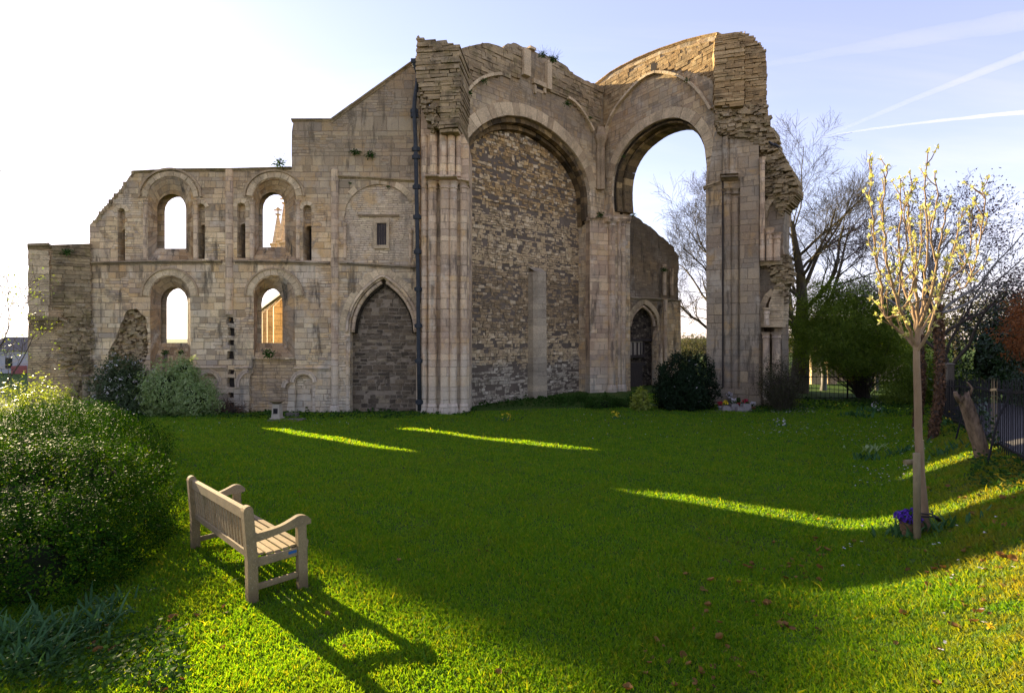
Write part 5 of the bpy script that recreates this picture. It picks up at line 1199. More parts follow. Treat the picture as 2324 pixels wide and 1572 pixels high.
for (pb, pt_, r_, lb) in (((2082,1224),(2080,1028),.036,'round wooden stake in front of the young tree trunk'),((2096,1165),(2091,998),.030,'second round stake behind the young tree trunk')):
    x, y, z = G(*pb); d_ = y; r_ *= KS; xt, yt_, zt = P(pt_[0], pt_[1], d_); mb = MB(); lines = np.array([(0,0,-.15),((xt-x)*.5,0,(zt-z)*.5),(xt-x,0,zt-z)])
    rs2 = random.Random(4); n_ = 14; V, F_, _ = tube_np([lines], [np.array([r_*1.02,r_,r_*.97])], n_)
    F2 = F_.tolist(); mb.v = []
    for q in F2: mb.face([tuple(V[j]+np.array([x,y,z])) for j in q], smooth=True)
    mb.face([tuple(V[j]+np.array([x,y,z])) for j in range(len(V)-n_, len(V))])
    th = thing('tree_stake', lb, 'stake', (x,y,z), group='stakes of the young tree'); mb.build('post', M['stake'], th)
    if pb[0] == 2082:
        cx, cy, cz = P(2071, 1052, d_+.02); mb = MB(); mb.tube([(cx-.04,cy+.06,cz),(cx+.10,cy+.055,cz+.012)], .032, 10); mb.build('cross_piece', M['stake'], th)
        M['black'] = simple('black_rubber', (.008,.008,.008), (.016,.016,.016), 8., .45, .4, .1)
        mb = MB(); c0 = np.array(P(2098, 1172, by)); a = np.linspace(0, 12.6, 40); mb.tube([(c0[0]+.075*math.cos(v), c0[1]+.075*math.sin(v), c0[2]+.005*v) for v in a], .008, 6)
        mb.tube([tuple(c0+np.array(q)) for q in ((.07,-.03,.02),(.11,-.04,0),(.14,-.04,-.03))], .02, 8); mb.build('tie', M['black'], th)
bx, by2, bz = G(2080, 1216); by2 = by2; th = thing('flower_basket', 'wicker basket of purple flowers at the foot of the young tree', 'basket', (bx+.03,by2+.14,gz(bx+.03,by2+.14)))
M['wicker'] = simple('wicker', (.20,.12,.06), (.09,.05,.025), 60., .8, .2, .8, (1,1,3)); ox, oy, oz = th.location
mb = MB(); prof = []
for i in range(13): prof.append((.075+.0022*i+(.006 if i % 2 else 0), oz-.02+i*.015))
mb.lathe(ox, oy, prof, 18); mb.build('basket', M['wicker'], th)
rs = np.random.RandomState(5); n = 420; D = unit(rs.normal(0,1,(n,3))*[1.2,1,.6]+[0,0,.35]); C = D*[.15,.13,.085]*rs.uniform(.6,1.05,(n,1))+[0,0,.2]
V, F_ = leaves_np(C, D, np.full(n,.034), rs, .9, .1, .5); link('flowers', np_mesh('flowers', V, F_, M['purple'], rs.uniform(0,1,n)), th)
n = 120; D = unit(rs.normal(0,1,(n,3))); V, F_ = leaves_np(D*.10+[0,0,.18], D, np.full(n,.05), rs, .5); link('leaves', np_mesh('leaves', V, F_, M['mid'], rs.uniform(0,1,n)), th)
# ------------------------------------------------------------------ dead stump
x, y, z = G(2226, 1036); base = np.array([x,y,z]); SK = y/9.9; th = thing('dead_stump', 'leaning broken dead tree stump with ivy beside the railing', 'stump', (x,y,z))
M['stump'] = barkmat('bare_grey_wood', (.05,.034,.022), (.27,.185,.115), None, 13.)
pts = crom([(0.08,0,-.15),(0.03,0,.1),(-.12,0,.55),(-.26,.02,1.0),(-.33,.03,1.17)], 6); n_ = 22; rs = np.random.RandomState(3)
rad = np.interp(np.linspace(0,1,len(pts)), [0,.15,.5,.85,1], [.165,.125,.112,.11,.095]); ang = np.arange(n_)*2*np.pi/n_; V = []
for j, (c, r_) in enumerate(zip(pts, rad)):
    for a in ang:
        k = 1+.10*math.sin(a*3+j*.12)+.07*math.sin(a*7+.4*j)+rs.normal(0,.02)
        V.append(c+np.array([math.cos(a)*r_*k, math.sin(a)*r_*k, (rs.uniform(-.12,.10) if j == len(pts)-1 else 0)]))
F_ = [(j*n_+i, j*n_+(i+1) % n_, (j+1)*n_+(i+1) % n_, (j+1)*n_+i) for j in range(len(pts)-1) for i in range(n_)]
V.append(pts[-1]+np.array([0,0,-.12])); t0 = (len(pts)-1)*n_; F_ += [(t0+i, t0+(i+1) % n_, len(V)-1, len(V)-1) for i in range(n_)]
me = bpy.data.meshes.new('trunk'); me.from_pydata([tuple(v) for v in V], [], [f if f[2] != f[3] else f[:3] for f in F_]); me.materials.append(M['stump']); me.polygons.foreach_set('use_smooth', [True]*len(me.polygons)); link('trunk', me, th)
mb = MB(); o = base
mb.tube([tuple(o+q) for q in np.array([(-.40,0,1.05),(-.50,-.03,1.17),(-.53,-.04,1.24)])], [.05,.035,.025], 7); mb.build('broken_limb', M['stump'], th); mb = MB(); mb.tube([tuple(o+q) for q in np.array([(-.22,0,1.15),(-.18,-.02,1.3),(-.25,-.03,1.38),(-.29,-.03,1.42)])], [.022,.02,.016,.012], 6)
mb.build('broken_limb', M['stump'], th); mb = MB(); mb.tube([tuple(o+q) for q in np.array([(.14,-.1,.02),(.30,-.14,.14),(.36,-.15,.26)])], [.07,.045,.02], 7); mb.build('broken_limb', M['stump'], th)
n = 150; t_ = rs.uniform(0,1,n); V, F_ = leaves_np(np.stack([.10-.30*t_+rs.normal(.10,.06,n), rs.normal(-.12,.06,n), .15+t_*1.0], 1), np.tile([[.4,-1,.2]], (n,1)), np.full(n,.07), rs, .8, .1, .5); link('ivy', np_mesh('ivy', V, F_, M['ivy'], rs.uniform(0,1,n)), th)
th.scale = (SK,SK,SK)
# ------------------------------------------------------------------ railings
M['iron'] = simple('black_iron', (.010,.010,.012), (.024,.021,.020), 7., .75, .15, .2)
M['oldwood'] = simple('grey_post_wood', (.20,.17,.12), (.12,.10,.07), 4., .85, .2, .5, (8,8,1))
def railing(name, label, a, b, h, sp, rb, rails, post_at=(), brace_at=(), tip=True, under=.04, mat=None):
    a, b = np.array(a, float), np.array(b, float); L = np.linalg.norm(b-a); t_ = (b-a)/L; base = (a[0], a[1], gz(*a))
    th = thing(name, label, 'railing', base); mat = mat or M['iron']; n = int(L/sp)+1; lines, rad = [], []; rs = random.Random(int(L*100))
    for i in range(n):
        q = a+t_*L*i/(n-1); z = gz(*q); jx = rs.uniform(-.008,.008)
        lines.append(np.array([(q[0],q[1],z-.1),(q[0]+jx,q[1],z+h*.7),(q[0]+jx*1.3,q[1],z+h-.06),(q[0]+jx*1.4,q[1],z+h)])); rad.append(np.array([rb,rb,rb,rb*.25]))
    V, F_, _ = tube_np(lines, rad, 5); link('upright_bars', np_mesh('upright_bars', V-np.array(base), F_, mat, smooth=True), th)
    for k in rails:
        mb = MB(); m = max(4, int(L/.7)); top = [a+t_*L*i/m for i in range(m+1)]; zz = [gz(*q)+k+rs.uniform(-.012,.012) for q in top]; nn = np.array([-t_[1], t_[0]])
        for i in range(m):
            p, q = top[i], top[i+1]; w_ = nn*.012; c = [(*(p-w_),zz[i]-.02),(*(q-w_),zz[i+1]-.02),(*(q+w_),zz[i+1]-.02),(*(p+w_),zz[i]-.02),(*(p-w_),zz[i]+.02),(*(q-w_),zz[i+1]+.02),(*(q+w_),zz[i+1]+.02),(*(p+w_),zz[i]+.02)]
            mb.hexa(c)
        mb.build('rail', mat, th)
    for s_ in post_at:
        q = a+t_*s_; z = gz(*q); mb = MB(); mb.lathe(q[0], q[1], [(.045,z-.1),(.045,z+h+.1),(.06,z+h+.11),(.06,z+h+.16),(.02,z+h+.22)], 10); mb.build('post', mat, th)
    for s_, fq in brace_at:
        q = a+t_*s_; z = gz(*q); nn = np.array([-t_[1], t_[0]]); nn = nn if nn @ q < 0 else -nn; f = np.array(fq); nn = f-q; nn = nn/np.linalg.norm(nn)*max(.3, np.linalg.norm(nn)); f = q+nn; q = q+t_*.25; mb = MB()
        mb.tube([tuple(v) for v in crom([(*q,z+h*.86),(*(q+(f-q)*.10),z+h*.70),(*(q+(f-q)*.45),z+h*.50),(*(q+(f-q)*.75),gz(*f)+.32),(*f,gz(*f)-.06)], 4)], .016, 7); mb.build('brace', mat, th)
    return th
A_, B_ = G(2330, 1052), G(2142, 932)
FA, FB_ = np.array((6.9,6.95)), np.array((13.6,16.4))
FAx = FA+(FA-FB_)*.16
railing('iron_railing', 'black upright iron railing along the path at the right edge', FAx, FB_, 1.2, .165, .0065, (1.0,.12), (), [(float((np.array(G(*q)[:2])-FAx) @ ((FB_-FAx)/np.linalg.norm(FB_-FAx))), G(*q)[:2]) for q in ((2246,1054),(2203,990),(2168,958))])
FC_ = FB_*1.13+np.array((.35,0))
railing('iron_gate', 'black iron gate standing at the far end of the path railing', FB_+np.array((-.02,.10)), FC_, 1.25, .1, .010, (1.05,.6,.15), (0,2.1), ())
x, y = FB_+np.array((.1,.35)); z = gz(x,y); th = thing('wooden_post', 'grey square wooden post behind the railing beside the gate', 'post', (x,y,z)); mb = MB(); rbox(mb, (x+.22,y-.12,z-.1),(x+.47,y+.12,z+1.78), .02); mb.build('shaft', M['oldwood'], th)
mb = MB(); mb.hexa([(x+.2,y-.14,z+1.782),(x+.49,y-.14,z+1.782),(x+.49,y+.14,z+1.782),(x+.2,y+.14,z+1.782),(x+.26,y-.08,z+1.83),(x+.43,y-.08,z+1.83),(x+.43,y+.08,z+1.83),(x+.26,y+.08,z+1.83)]); mb.build('cap', M['oldwood'], th)
railing('garden_railing', 'thin black iron railing across the back of the lawn', P(1770,905,31.0)[:2], P(2075,905,31.5)[:2], 1.5, .28, .012, (1.38,.12), (4.2,), ())
# path beyond the railing
nrm = np.array((.82,-.58)); mb = MB(); ts = np.linspace(-.35, 1.45, 40); t0 = FB_-FA
t = NT('asphalt'); nz = t.noise(t.geo(), 40., 6., .7); M['asphalt'] = t.done(t.bsdf(t.ramp(nz, [(.3,(.05,.048,.048)),(.7,(.11,.105,.10))]), .9, .2, t.bump(nz, .5, .01)))
VV, FF = [], []; ws = np.linspace(.12, 2.0, 9)
for i, tt in enumerate(ts):
    for w_ in ws: q = FA+t0*tt+nrm*w_; VV.append((q[0], q[1], gz(*q)+.012))
m = len(ws); FF = [(i*m+j, (i+1)*m+j, (i+1)*m+j+1, i*m+j+1) for i in range(len(ts)-1) for j in range(m-1)]
tag(link('path', np_mesh('path', VV, FF, M['asphalt'], smooth=True)), 'grey asphalt path behind the railing', 'path', kind='structure')
# ------------------------------------------------------------------ memorials and flowers at the right pier
M['granite'] = simple('grey_memorial_stone', (.17,.15,.13), (.27,.24,.21), 12., .7, .3, .3)
M['whitepot'] = simple('white_glazed_pot', (.45,.44,.43), (.38,.37,.36), 5., .4, .4, .05)
M['redpot'] = simple('red_plastic_pot', (.45,.03,.02), (.38,.025,.02), 5., .45, .4, .05)
M['terra'] = simple('terracotta', (.30,.13,.07), (.38,.18,.10), 9., .8, .2, .2)
M['slab'] = simple('paving_slab', (.10,.09,.07), (.16,.14,.11), 8., .9, .1, .4)
def flowers(th, c, r, n, sz, mat, seed, nm='flowers'):
    rs = np.random.RandomState(seed); D = unit(rs.normal(0,1,(n,3))+[0,0,.5]); V, F_ = leaves_np(np.array(c)+D*r*rs.uniform(.5,1.,(n,1)), D, np.full(n,sz), rs, .9, .1, .6); link(nm, np_mesh(nm, V, F_, mat, rs.uniform(0,1,n)), th)
def stoneblock(px, py, w_, h, label, fl=None):
    x, y, z = G(px, py); th = thing('memorial_stone', label, 'memorial', (x,y,z), group='memorials at the foot of the right pier'); mb = MB(); a = w_/2; b = a*.72
    mb.hexa([(x-a,y-a,z-.05),(x+a,y-a,z-.05),(x+a,y+a,z-.05),(x-a,y+a,z-.05),(x-b,y-b,z+h),(x+b,y-b,z+h),(x+b,y+b,z+h),(x-b,y+b,z+h)]); mb.box((x-b*.6,y-b*.6,z+h+.001),(x+b*.6,y+b*.6,z+h+.03)); mb.build('block', M['granite'], th)
    if fl: flowers(th, (0,0,h+.13), .13, 60, .09, fl, int(px)); flowers(th, (0,0,h+.08), .12, 40, .09, M['mid'], int(px)+1, 'leaves')
def pot(px, py, r, h, mat, label, fl, col):
    x, y, z = G(px, py); th = thing('flower_pot', label, 'flower pot', (x,y,z), group='memorials at the foot of the right pier'); mb = MB(); mb.lathe(x, y, [(r*.72,z-.03),(r*.95,z+h*.8),(r*1.08,z+h*.82),(r*1.08,z+h),(r*.9,z+h),(r*.88,z+h*.8)], 14); mb.build('pot', mat, th)
    flowers(th, (0,0,h+.12), fl, 60, .08, col, int(px)); flowers(th, (0,0,h+.04), fl*.8, 40, .08, M['mid'], int(px)+1, 'leaves')
stoneblock(1646, 932, .50, .26, 'wedge shaped memorial stone with yellow flowers, leftmost of the memorials', M['yellow'])
stoneblock(1665, 931, .48, .34, 'grey memorial block with white flowers, in the middle of the memorials', M['white'])
stoneblock(1678, 933, .34, .22, 'small plain square memorial block', None)
stoneblock(1692, 932, .50, .36, 'grey memorial block topped with dark red flowers', M['red'])
pot(1635, 931, .12, .22, M['whitepot'], 'white pot with reddish flowers at the left end of the memorials', .12, M['red'])
pot(1675, 925, .17, .28, M['redpot'], 'red pot with green leaves behind the small square block', .14, M['mid'])
pot(1685, 931, .10, .2, M['whitepot'], 'small white pot between two memorial blocks', .09, M['mid'])
pot(1710, 929, .14, .16, M['terra'], 'terracotta pot at the right end of the memorials', .13, M['white'])
pot(1656, 922, .13, .5, M['granite'], 'tall grey vase with white flowers behind the memorial stones', .16, M['white'])
x, y, z = G(1668, 934); mb = MB(); mb.box((x-1.05,y-.35,z-.1),(x+1.0,y+.4,z+.03)); th = thing('paving_slab', 'flat stone slab under the memorials', 'slab', (x,y,z)); mb.build('slab', M['slab'], th)
# pedestal
x, y, z = G(629, 951); th = thing('stone_pedestal', 'small pale stone pedestal with a dark plaque before the wall', 'pedestal', (x,y,z)); mb = MB(); M['creamstone'] = simple('cream_stone', (.46,.40,.30), (.36,.31,.24), 9., .85, .2, .3)
mb.box((x-.24,y-.24,z-.05),(x+.24,y+.24,z+.09)); mb.hexa([(x-.19,y-.19,z+.09),(x+.19,y-.19,z+.09),(x+.19,y+.19,z+.09),(x-.19,y+.19,z+.09),(x-.15,y-.15,z+.72),(x+.15,y-.15,z+.72),(x+.15,y+.15,z+.72),(x-.15,y+.15,z+.72)]); mb.build('column', M['creamstone'], th)
mb = MB(); mb.lathe(x, y, [(.16,z+.722),(.20,z+.76),(.33,z+.84),(.34,z+.88),(.30,z+.885),(.1,z+.84)], 16); mb.build('basin', M['blocks'], th)
mb = MB(); mb.hexa([(x-.10,y-.195,z+.28),(x+.10,y-.195,z+.28),(x+.10,y-.15,z+.28),(x-.10,y-.15,z+.28),(x-.10,y-.182,z+.52),(x+.10,y-.182,z+.52),(x+.10,y-.14,z+.52),(x-.10,y-.14,z+.52)]); mb.build('plaque', M['iron'], th)
x, y, z = G(640, 953); mb = MB(); mb.box((x-.7,y-.4,z-.1),(x+.9,y+.5,z+.012)); th = thing('paving_slab', 'flat stone slab in front of the pedestal wall', 'slab', (x,y,z)); mb.build('slab', M['slab'], th)
x, y, z = G(663, 946); th = thing('stone_trough', 'low grey stone trough beside the pedestal', 'trough', (x,y,z)); mb = MB(); mb.box((x-.28,y-.16,z-.03),(x+.30,y-.1,z+.2)); mb.box((x-.28,y+.1,z-.03),(x+.30,y+.16,z+.2)); mb.box((x-.28,y-.099,z-.03),(x-.21,y+.099,z+.198)); mb.box((x+.23,y-.099,z-.03),(x+.30,y+.099,z+.198)); mb.box((x-.209,y-.099,z-.03),(x+.229,y+.099,z+.12)); mb.build('trough', M['slab'], th)
# ------------------------------------------------------------------ jackdaws
def bird(px, py, d, face, label):
    x, y, z = P(px, py, d); th = thing('jackdaw', label, 'bird', (x,y,z), group='jackdaws on the ruin'); mb = MB(); f = face
    body = [(-.19*f,0,.02),(-.12*f,0,.07),(-.04*f,0,.115),(.05*f,0,.17),(.10*f,0,.225),(.13*f,0,.262),(.155*f,0,.268),(.20*f,0,.26)]
    V, F_, _ = tube_np([np.array(body)+[x,y,z]], [np.array([.012,.04,.065,.07,.048,.044,.03,.004])], 10)
    for q in F_: mb.face([tuple(V[j]) for j in q], smooth=True)
    for s_ in (-.025,.025): mb.tube([(x+.0,y+s_,z+.08),(x+.01*f,y+s_,z-.02)], .006, 5)
    M['bird'] = M.get('bird') or simple('black_feather', (.012,.012,.015), (.03,.03,.035), 30., .5, .4, .2); mb.build('body', M['bird'], th)
bird(1752, 333, 28.0, -1, 'upper jackdaw perched on the broken edge of the right pier'); bird(1763, 337, 28.0, -1, 'lower jackdaw perched on the broken edge beside the other')
# ------------------------------------------------------------------ abbey church seen through the windows
M['church'] = ashlar('church_ashlar', [(0,(.42,.33,.22)),(.5,(.52,.42,.28)),(1,(.46,.37,.25))], .32, .7, stain=.15, lichen=.1)
M['slate'] = simple('stone_slates', (.11,.10,.085), (.17,.15,.13), 5., .9, .15, .4)
ch = thing('abbey_church', 'sunlit abbey church with buttresses and pinnacles seen through the windows', 'church', (-18, 45, 0))
FCH = Frame(PF(585, 62), PF(652, 33.5))
def fbox(mb, fr, u0, u1, y0, y1, z0, z1, r=0.):
    mb.hexa([fr.w(u0,y0,z0),fr.w(u1,y0,z0),fr.w(u1,y1,z0),fr.w(u0,y1,z0),fr.w(u0,y0,z1),fr.w(u1,y0,z1),fr.w(u1,y1,z1),fr.w(u0,y1,z1)], r)
LC = FCH.L; mb = MB(); fbox(mb, FCH, 0, LC, 0, .8, -.5, 7.1); wl_ = mb.build('aisle_wall', M['church'], ch)
mb = MB(); fbox(mb, FCH, 0, LC, 3.6, 4.4, -.5, 10.2); mb.build('clerestory_wall', M['church'], ch)
mb = MB(); mb.face([FCH.w(0,-.25,7.15), FCH.w(LC,-.25,7.15), FCH.w(LC,3.62,8.4), FCH.w(0,3.62,8.4)]); mb.face([FCH.w(0,-.25,7.0), FCH.w(LC,-.25,7.0), FCH.w(LC,-.25,7.15), FCH.w(0,-.25,7.15)]); mb.build('aisle_roof', M['slate'], ch)
mb = MB(); mb.face([FCH.w(0,3.3,10.21), FCH.w(LC,3.3,10.21), FCH.w(LC,8,13), FCH.w(0,8,13)]); mb.build('nave_roof', M['slate'], ch)
for i in range(6):
    u = 3+i*(LC-4.5)/5; mb = MB(); fbox(mb, FCH, u-.35, u+.35, -.7, 0, -.5, 6.2); mb.hexa([FCH.w(u-.35,-.7,6.2),FCH.w(u+.35,-.7,6.2),FCH.w(u+.35,0,6.2),FCH.w(u-.35,0,6.2),FCH.w(u-.34,-.05,6.9),FCH.w(u+.34,-.05,6.9),FCH.w(u+.34,0,6.9),FCH.w(u-.34,0,6.9)]); mb.build('buttress', M['church'], ch)
    mb = MB(); bq = FCH.w(u+2.1, -.01, 0); fbox(mb, FCH, u+1.4, u+2.9, -.03, .2, 2., 5.6); mb.build('window', M['void'], ch)
for px, d, yt, yb in ((631,46,478,590),(646,43,452,590),(655,41,470,590)):
    x, y, z1 = P(px, yt, d); z0 = P(px, yb, d)[2]; mb = MB(); h = z1-z0
    mb.lathe(x, y, [(.62,z0),(.62,z0+h*.28),(.72,z0+h*.29),(.72,z0+h*.32),(.5,z0+h*.34),(.08,z0+h*.93),(.05,z1-.02)], 8, smooth=False); pn = mb.build('pinnacle', M['church'], ch)
    mb = MB(); mb.lathe(x, y, [(.05,z1-.45),(.26,z1-.38),(.26,z1-.3),(.08,z1-.25),(.07,z1+.1),(.2,z1+.15),(.05,z1+.3)], 8); mb.box((x-.35,y-.06,z1-.02),(x+.35,y+.06,z1+.1)); mb.build('finial', M['church'], pn)
# ------------------------------------------------------------------ garden building behind the railing
M['garden'] = ashlar('garden_wall_stone', [(0,(.34,.27,.18)),(.5,(.46,.37,.25)),(1,(.40,.32,.22))], .16, .4, stain=.1, lichen=.1)
gb = thing('garden_shelter', 'low stone garden shelter with square piers behind the back railing', 'shelter', (29, 44, .4)); z0 = gz(28, 43)
x0, x1 = P(1905,0,45)[0], P(2050,0,45)[0]; mb = MB(); mb.box((x0,45,z0-.3),(x1,45.5,z0+2.3)); mb.build('back_wall', M['garden'], gb)
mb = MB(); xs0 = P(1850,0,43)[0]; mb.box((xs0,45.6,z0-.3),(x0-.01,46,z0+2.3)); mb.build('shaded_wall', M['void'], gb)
for px in (1847, 1885):
    x = P(px,0,42)[0]; mb = MB(); mb.box((x-.35,41.7,z0-.3),(x+.35,42.4,z0+2.0)); mb.box((x-.45,41.6,z0+2.001),(x+.45,42.5,z0+2.2)); mb.build('pier', M['garden'], gb)
mb = MB(); xa, xb = P(1835,0,42)[0], P(1908,0,42)[0]; nb = 9
for i in range(nb): x = xa+(xb-xa)*(i+.5)/nb; mb.hexa([(x-.08,41.3,z0+2.21),(x+.08,41.3,z0+2.21),(x+.08,46,z0+2.5),(x-.08,46,z0+2.5),(x-.08,41.3,z0+2.37),(x+.08,41.3,z0+2.37),(x+.08,46,z0+2.66),(x-.08,46,z0+2.66)])
mb.build('rafters', M['oldwood'], gb)
mb = MB(); x = P(1943,0,44.6)[0]; mb.box((x-.3,44.4,z0+.45),(x+.3,44.8,z0+.52)); mb.box((x-.3,44.85,z0+.2),(x+.3,44.9,z0+1.0)); [mb.box((x+a-.03,44.4+b,z0-.1),(x+a+.03,44.46+b,z0+.45)) for a in (-.26,.26) for b in (0,.33)]
th = thing('garden_chair', 'dark wooden chair against the garden shelter wall', 'chair', (x,44.6,z0)); mb.build('frame', M['wood'], th)
gt = [dict(n=6, ang=40, lr=.6, rr=.55, wob=.1, up=.05, seg=6, taper=.35, **{'from': .35}), dict(n=6, ang=42, lr=.6, rr=.5, wob=.2, seg=5), dict(n=5, ang=42, lr=.6, seg=4, wob=.2), dict(seg=3, wob=.2)]
for i, (px, d, r_, L, lb) in enumerate(((1868,37,.22,4.5,'small garden tree with a thick pale trunk left of the shelter piers'),(1955,38,.14,5.,'thin straight garden tree in front of the shelter wall'),(1970,39,.2,4.6,'forked garden tree right of the shelter wall'),(1990,37,.13,4.5,'slim garden tree at the thicket edge'))):
    x, y, z = P(px, 890, d); tree('garden_tree', lb, (x,y,gz(x,y)), gt, L, r_, 70+i, M['paletwig'] if i != 1 else M['bark'], group='garden trees behind the railing', leaf=(M['yellowleaf'], 2, .10, .2))
for i, (px, lb) in enumerate(((1944,'red leaved garden shrub against the shelter wall'),(1968,'second red leaved garden shrub right of the shelter wall'))):
    x, y, z = P(px, 890, 42.5); bush('red_shrub', lb, 'shrub', [(x,y,gz(x,y)+.5,.5,.4,.7)], 200, 6, .12, .3, M['red'] if False else M['beechleaf'], 90+i, shell=.4)
# tree belts far off
def far_tree(px, py, d, w_, h, seed, mat, label):
    x, y, _ = P(px, py, d); z = gz(x, y); th = thing('distant_tree', label, 'tree', (x,y,z), group='trees beyond the garden'); rs = np.random.RandomState(seed)
    bl = [(x+rs.uniform(-.3,.3)*w_, y+rs.uniform(-.3,.3)*w_, z+h*rs.uniform(.4,.8), w_*rs.uniform(.35,.55), w_*.45, h*rs.uniform(.2,.32)) for _ in range(6)]
    V, F_, rv, c = bush_mesh('crown', bl, 1100, 5, .26, .9, mat, seed, shell=.35, lump=.25); link('crown', np_mesh('crown', V-np.array((x,y,z)), F_, mat, rv), th)
    mb = MB(); mb.tube([(x,y,z-.2),(x+.1,y,z+h*.3),(x,y,z+h*.6)], [.35,.28,.12], 8); mb.build('trunk', M['bark'], th)
M['hazeleaf'] = leafmat('dull_far_leaf', [(.06,.065,.035),(.09,.085,.045),(.10,.075,.05)], .3, .7, .1)
kinds = ('olive brown tree beyond the garden shelter','round dull tree beyond the garden, right of the shelter','broad tree in the far belt above the back railing','far tree behind the hawthorn','far tree behind the plum tree','far tree behind the brown hedge','low far tree left of the beech trunk','low far tree seen under the open arch','small far tree beside the far wall')
for i, (px, d, w_, h) in enumerate(((1850,62,7,6.5),(1930,66,8,7),(2010,60,8,8),(2080,55,8,7.5),(2170,50,8,8),(2290,48,9,7.5),(1760,75,7,4.5),(1600,80,7,4.0),(1565,85,6,3.5))): far_tree(px, 860, d, w_, h, 200+i, M['hazeleaf'], kinds[i])
# houses at the left edge
M['render'] = simple('grey_render', (.42,.42,.43), (.36,.36,.37), 3., .9, .1, .1); M['brick'] = simple('red_painted_wall', (.30,.12,.11), (.26,.10,.09), 3., .9, .1, .1); M['glass'] = simple('dark_window_glass', (.02,.025,.03), (.03,.035,.04), 3., .1, .5, 0)
x, y, z = P(30, 850, 60); z0 = gz(x,y); hs = thing('distant_house', 'grey house with a red lower wing beyond the left shrubs', 'house', (x,y,z0))
mb = MB(); mb.box((x-3.5,y,z0-.2),(x+1.7,y+6,z0+2.6)); mb.build('wall', M['render'], hs); mb = MB(); mb.box((x+.71,y-1,z0-.2),(x+1.6,y-.01,z0+.9)); mb.build('red_wing', M['brick'], hs)
mb = MB(); mb.hexa([(x-3.8,y-.3,z0+2.61),(x+1.9,y-.3,z0+2.61),(x+1.9,y+6.3,z0+2.61),(x-3.8,y+6.3,z0+2.61),(x-3.8,y+2.9,z0+4.2),(x+1.9,y+2.9,z0+4.2),(x+1.9,y+3.1,z0+4.2),(x-3.8,y+3.1,z0+4.2)]); mb.build('roof', M['slate'], hs)
for a in (-2.6,-.9): mb = MB(); mb.box((x+a,y-.03,z0+.6),(x+a+.8,y+.1,z0+1.8)); mb.build('window', M['glass'], hs)
# ------------------------------------------------------------------ vapour trails
t = NT('vapour'); pv = t.n('ShaderNodeVolumePrincipled'); pv.inputs['Color'].default_value = (1,1,1,1); pv.inputs['Density'].default_value = .010; pv.inputs['Anisotropy'].default_value = .3
t.t.links.new(pv.outputs[0], t.out.inputs['Volume']); M['vapour'] = t.mat
for (p0, p1, d, r0, r1, dn, lb) in (((1890,300),(2420,243),3000,9,16,1,'thin sharp white vapour trail, lowest in the sky'),((1800,335),(2480,62),3000,14,34,.5,'broad slanting vapour trail above the sharp one'),((1700,150),(2520,12),3000,40,80,.4,'faint wide old vapour trail, topmost')):
    a, b = np.array(P(*p0, d)), np.array(P(*p1, d*1.05)); th = None; n = 14; rs = np.random.RandomState(int(d+p0[0])); ts_ = np.linspace(0,1,n)[:,None]
    pts = a+(b-a)*ts_+rs.normal(0,1.5,(n,3))+np.array([0,0,1.])*((ts_-.5)**2*-60); V, F_, _ = tube_np([pts-a], [np.linspace(r0*.4, r1, n)*rs.uniform(.85,1.15,n)], 10)
    m_ = M['vapour'] if dn == 1 else M['vapour'].copy()
    if dn != 1: m_.node_tree.nodes[1].inputs['Density'].default_value = .0014 if dn == .5 else .0004
    q0, q1 = len(V)-10, len(V)
    me = bpy.data.meshes.new('vapour_trail'); me.from_pydata(V.tolist(), [], F_.tolist()+[list(range(10))[::-1], list(range(q0,q1))]); me.materials.append(m_); o = link('vapour_trail', me); o.location = a; tag(o, lb, 'vapour trail', 'vapour trails in the sky')
# ------------------------------------------------------------------ grass, leaves, small flowers
rs = np.random.RandomState(77)
def grassmat():
    t = NT('grass_blade'); r = t.attr(); pos = t.geo()
    n1 = t.noise(pos, .55, 5., .6); n2 = t.noise(pos, 2.6, 5., .65)
    col = t.ramp(r, [(0,(.046,.142,.009)),(.5,(.080,.205,.012)),(.85,(.125,.24,.015)),(1,(.19,.235,.028))])
    col = t.mix(t.m('MULTIPLY', t.mr(n1, .50, .72), .5), col, (.11,.19,.018)); col = t.mix(t.m('MULTIPLY', t.mr(n2, .56, .72), .45), col, (.035,.11,.008))
    x, y, z = t.sep(pos); bank = t.mr(t.m('SUBTRACT', t.m('MULTIPLY', t.m('SUBTRACT', x, 4.9), .78), t.m('MULTIPLY', t.m('SUBTRACT', y, 7.9), .63)), .4, 2.2)
    col = t.mix(t.m('MULTIPLY', bank, t.m('MULTIPLY', t.mr(n2, .36, .60), .65)), col, (.20,.15,.05))
    b = t.bsdf(col, .55, .25); tr = t.n('ShaderNodeBsdfTranslucent'); t.put(tr.inputs[0], t.mix(1., col, (2.9,2.05,.3), 'MULTIPLY'))
    mx = t.n('ShaderNodeMixShader'); mx.inputs[0].default_value = .55; t.t.links.new(b, mx.inputs[1]); t.t.links.new(tr.outputs[0], mx.inputs[2]); return t.done(mx.outputs[0])
M['grass'] = grassmat()
N = 1000000
r = 1.9*np.exp(rs.uniform(0, 1, N)*math.log(36/1.9)); a = rs.uniform(-.86, .86, N); x = r*np.sin(a); y = r*np.cos(a)
cl = np.sin(x*3.3+np.sin(y*2.1))*np.sin(y*3.9+1)+.7*np.sin(x*9.1)*np.sin(y*8.3+x)
keep = (y < 27.8) | (x > 8.) ; keep &= rs.uniform(0,1,N) < .82+.14*cl
s_ = (x-4.9)*.82-(y-7.1)*.58; keep &= ~((x > 6) & (((x-FA[0])*.82-(y-FA[1])*.58) > .05) & (y < 24))
x, y, r, cl = x[keep], y[keep], r[keep], cl[keep]; m = len(x); z = ground(x, y)-.004
